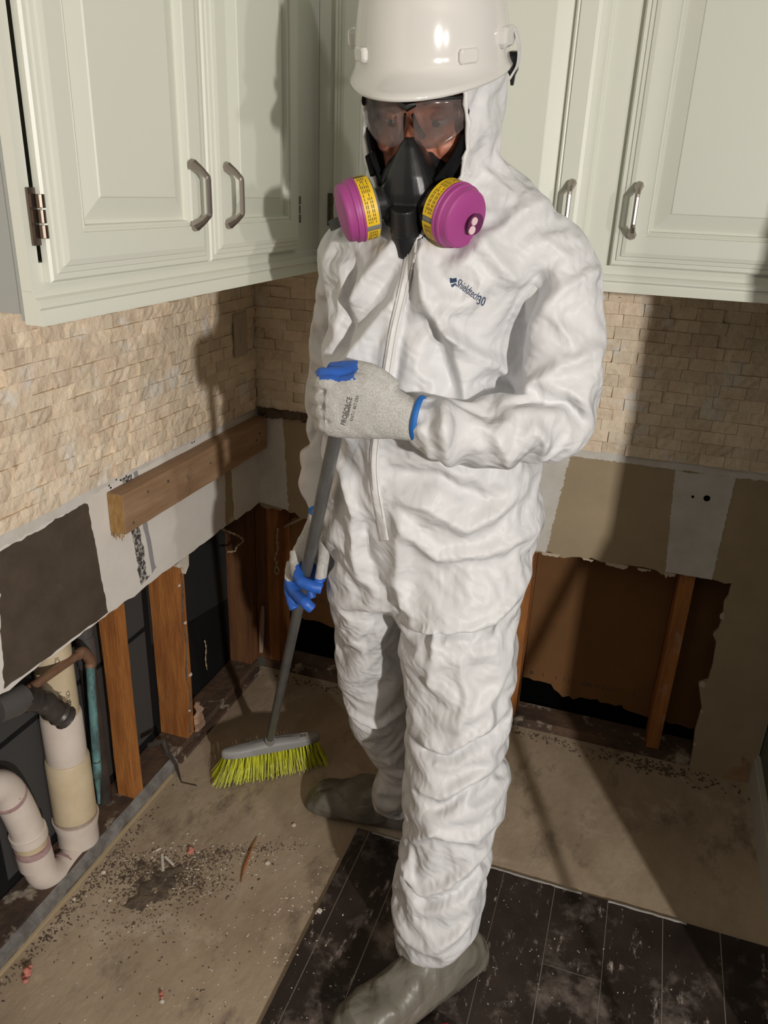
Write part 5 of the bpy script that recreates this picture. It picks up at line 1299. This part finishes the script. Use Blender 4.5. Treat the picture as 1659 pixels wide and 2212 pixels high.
zz = lambda row: at(660, row, 'y', sy)[2]
xx = lambda p: at(p, 1230, 'y', sy)[0]
def blue_low(c, n):
    wob = vnoise(c/.005, 9)*.0025
    tips = (c[:, 2] < zz(1238) + .016 + wob) & (c[:, 0] > xx(642) + wob)
    low = (c[:, 2] < zz(1268) + wob)
    inner = (c[:, 0] > xx(648) + wob) & (c[:, 0] < xx(672)) & (c[:, 2] < zz(1205)) & (n[:, 0] > .2)
    thumbpalm = (n[:, 1] > .25) & (c[:, 0] > xx(690)) & (c[:, 2] < zz(1190))
    strip = (c[:, 2] < zz(1285)+wob) 
    return (tips & ~((c[:, 0] > xx(676)) & (c[:, 1] < YB-.030) & (c[:, 2] > zz(1243) + .010))) | low | inner | thumbpalm | strip
g2 = glove('glove', low_hand, .0016, blue_low, None, worker, 6); g2['label'] = 'grey knit glove with blue fingers on the lower hand'
P0 = (at(671, 1103, 'y', YB-.012)+at(718, 1106, 'y', YB-.012))/2
cuff(P0, (0.05, 0, 1), .0215, .0205, g2, .007)
P1, P2 = at(671, 1104, 'y', YB-.012), at(718, 1107, 'y', YB-.012)

# ---- boot covers
def boot(name, heel, toe, ankle, label, seed):
    heel, toe, ankle = [np.array(q, float) for q in (heel, toe, ankle)]
    d = toe-heel; Ln = np.linalg.norm(d[:2]); d = np.array([d[0], d[1], 0])/Ln; s = np.array([-d[1], d[0], 0]); mb = MB()
    zb = heel[2]; R = []
    for t, w, h in ((-.01, .030, .060), (.01, .042, .100), (.07, .050, .120), (.13, .053, .122), (.19, .056, .096), (.24, .058, .075), (.28, .054, .060), (.305, .042, .044), (.318, .022, .026)):
        t = t*Ln/.31; c = heel + d*t; rr_ = []
        for k in range(28):
            a = 2*math.pi*k/28; z_ = math.sin(a); x_ = math.copysign(abs(math.cos(a))**.75, math.cos(a))
            rr_.append(c + s*w*x_*(1 if z_ < 0 else 1-.18*z_) + np.array([0, 0, (h/2 + h/2*math.copysign(abs(z_)**(.45 if z_ < 0 else .9), z_))]))
        R.append(rr_)
    mb.rings(R)
    mb.rings([ring(ankle*(q) + (heel + d*.085*Ln/.31 + np.array([0, 0, .07]))*(1-q), d*(.062 - .012*q), s*(.050-.006*q), 24) for q in (0, .35, .7, 1.0, 1.25)])
    me = baked(mb, .004, 5, .5); co, no = mesh_np(me)
    fold = facets(co*np.array([1, 1, .8]), .09, seed, 4, .4)*.022 + facets(co, .04, seed+3, 4, .4)*.007
    fold *= np.clip((co[:, 2]-zb-.015)/.05, .1, 1)
    co = co + no*fold[:, None]; co[:, 2] = np.maximum(co[:, 2], zb+.0005); set_np(me, co)
    o = link_mesh(name, me, M['boot'], worker); o['label'] = label; return o
boot('boot_cover', (.905, -.805, .009), (.705, -1.075, .009), at(955, 2035, 'y', -.865), 'grey boot cover on the front foot', 5)
boot('boot_cover', (.700, -.485, .001), (.395, -.505, .001), at(868, 1738, 'y', -.50), 'dark grey boot cover on the rear foot', 15)
settle(worker, (.78, -.75, 0.0))

# ---- red plastic thing at the bottom edge
c = at(965, 2222, 'z', .02)
o = MB().rings([[(c[0]+x*k, c[1]-.045+y*k, z) for x, y in ((-.045, -.03), (.04, -.035), (.05, .035), (.0, .05), (-.04, .03))] for z, k in ((.009, .9), (.012, 1), (.030, 1), (.034, .92))]).build('plastic_tray', M['red'], bevel=.002)
tag(o, 'red plastic piece at the bottom photo edge beside the front boot', 'tray')

# repeats carry a group phrase
for _o in bpy.data.objects:
    if _o.parent is None and 'category' in _o.keys():
        g = {'stud': 'studs in the opened walls', 'splinter': 'wood splinters left by the demolition', 'glue drip': 'dried glue drips in the corner', 'stick': 'two white sticks in the dirt pile'}.get(_o['category'])
        b_n = _o.name.split('.')[0]
        g = {'plaster_chip': 'single plaster chips on the floor', 'fibre_tuft': 'pink fibre tufts on the floor', 'wall_cabinet': 'pale green wall cabinets', 'gypsum_board': 'brown gypsum board backs in the back wall', 'sheathing_board': 'sheathing boards in the left wall', 'bottom_plate': 'bottom plates under the studs'}.get(b_n, g)
        if g: _o['group'] = g
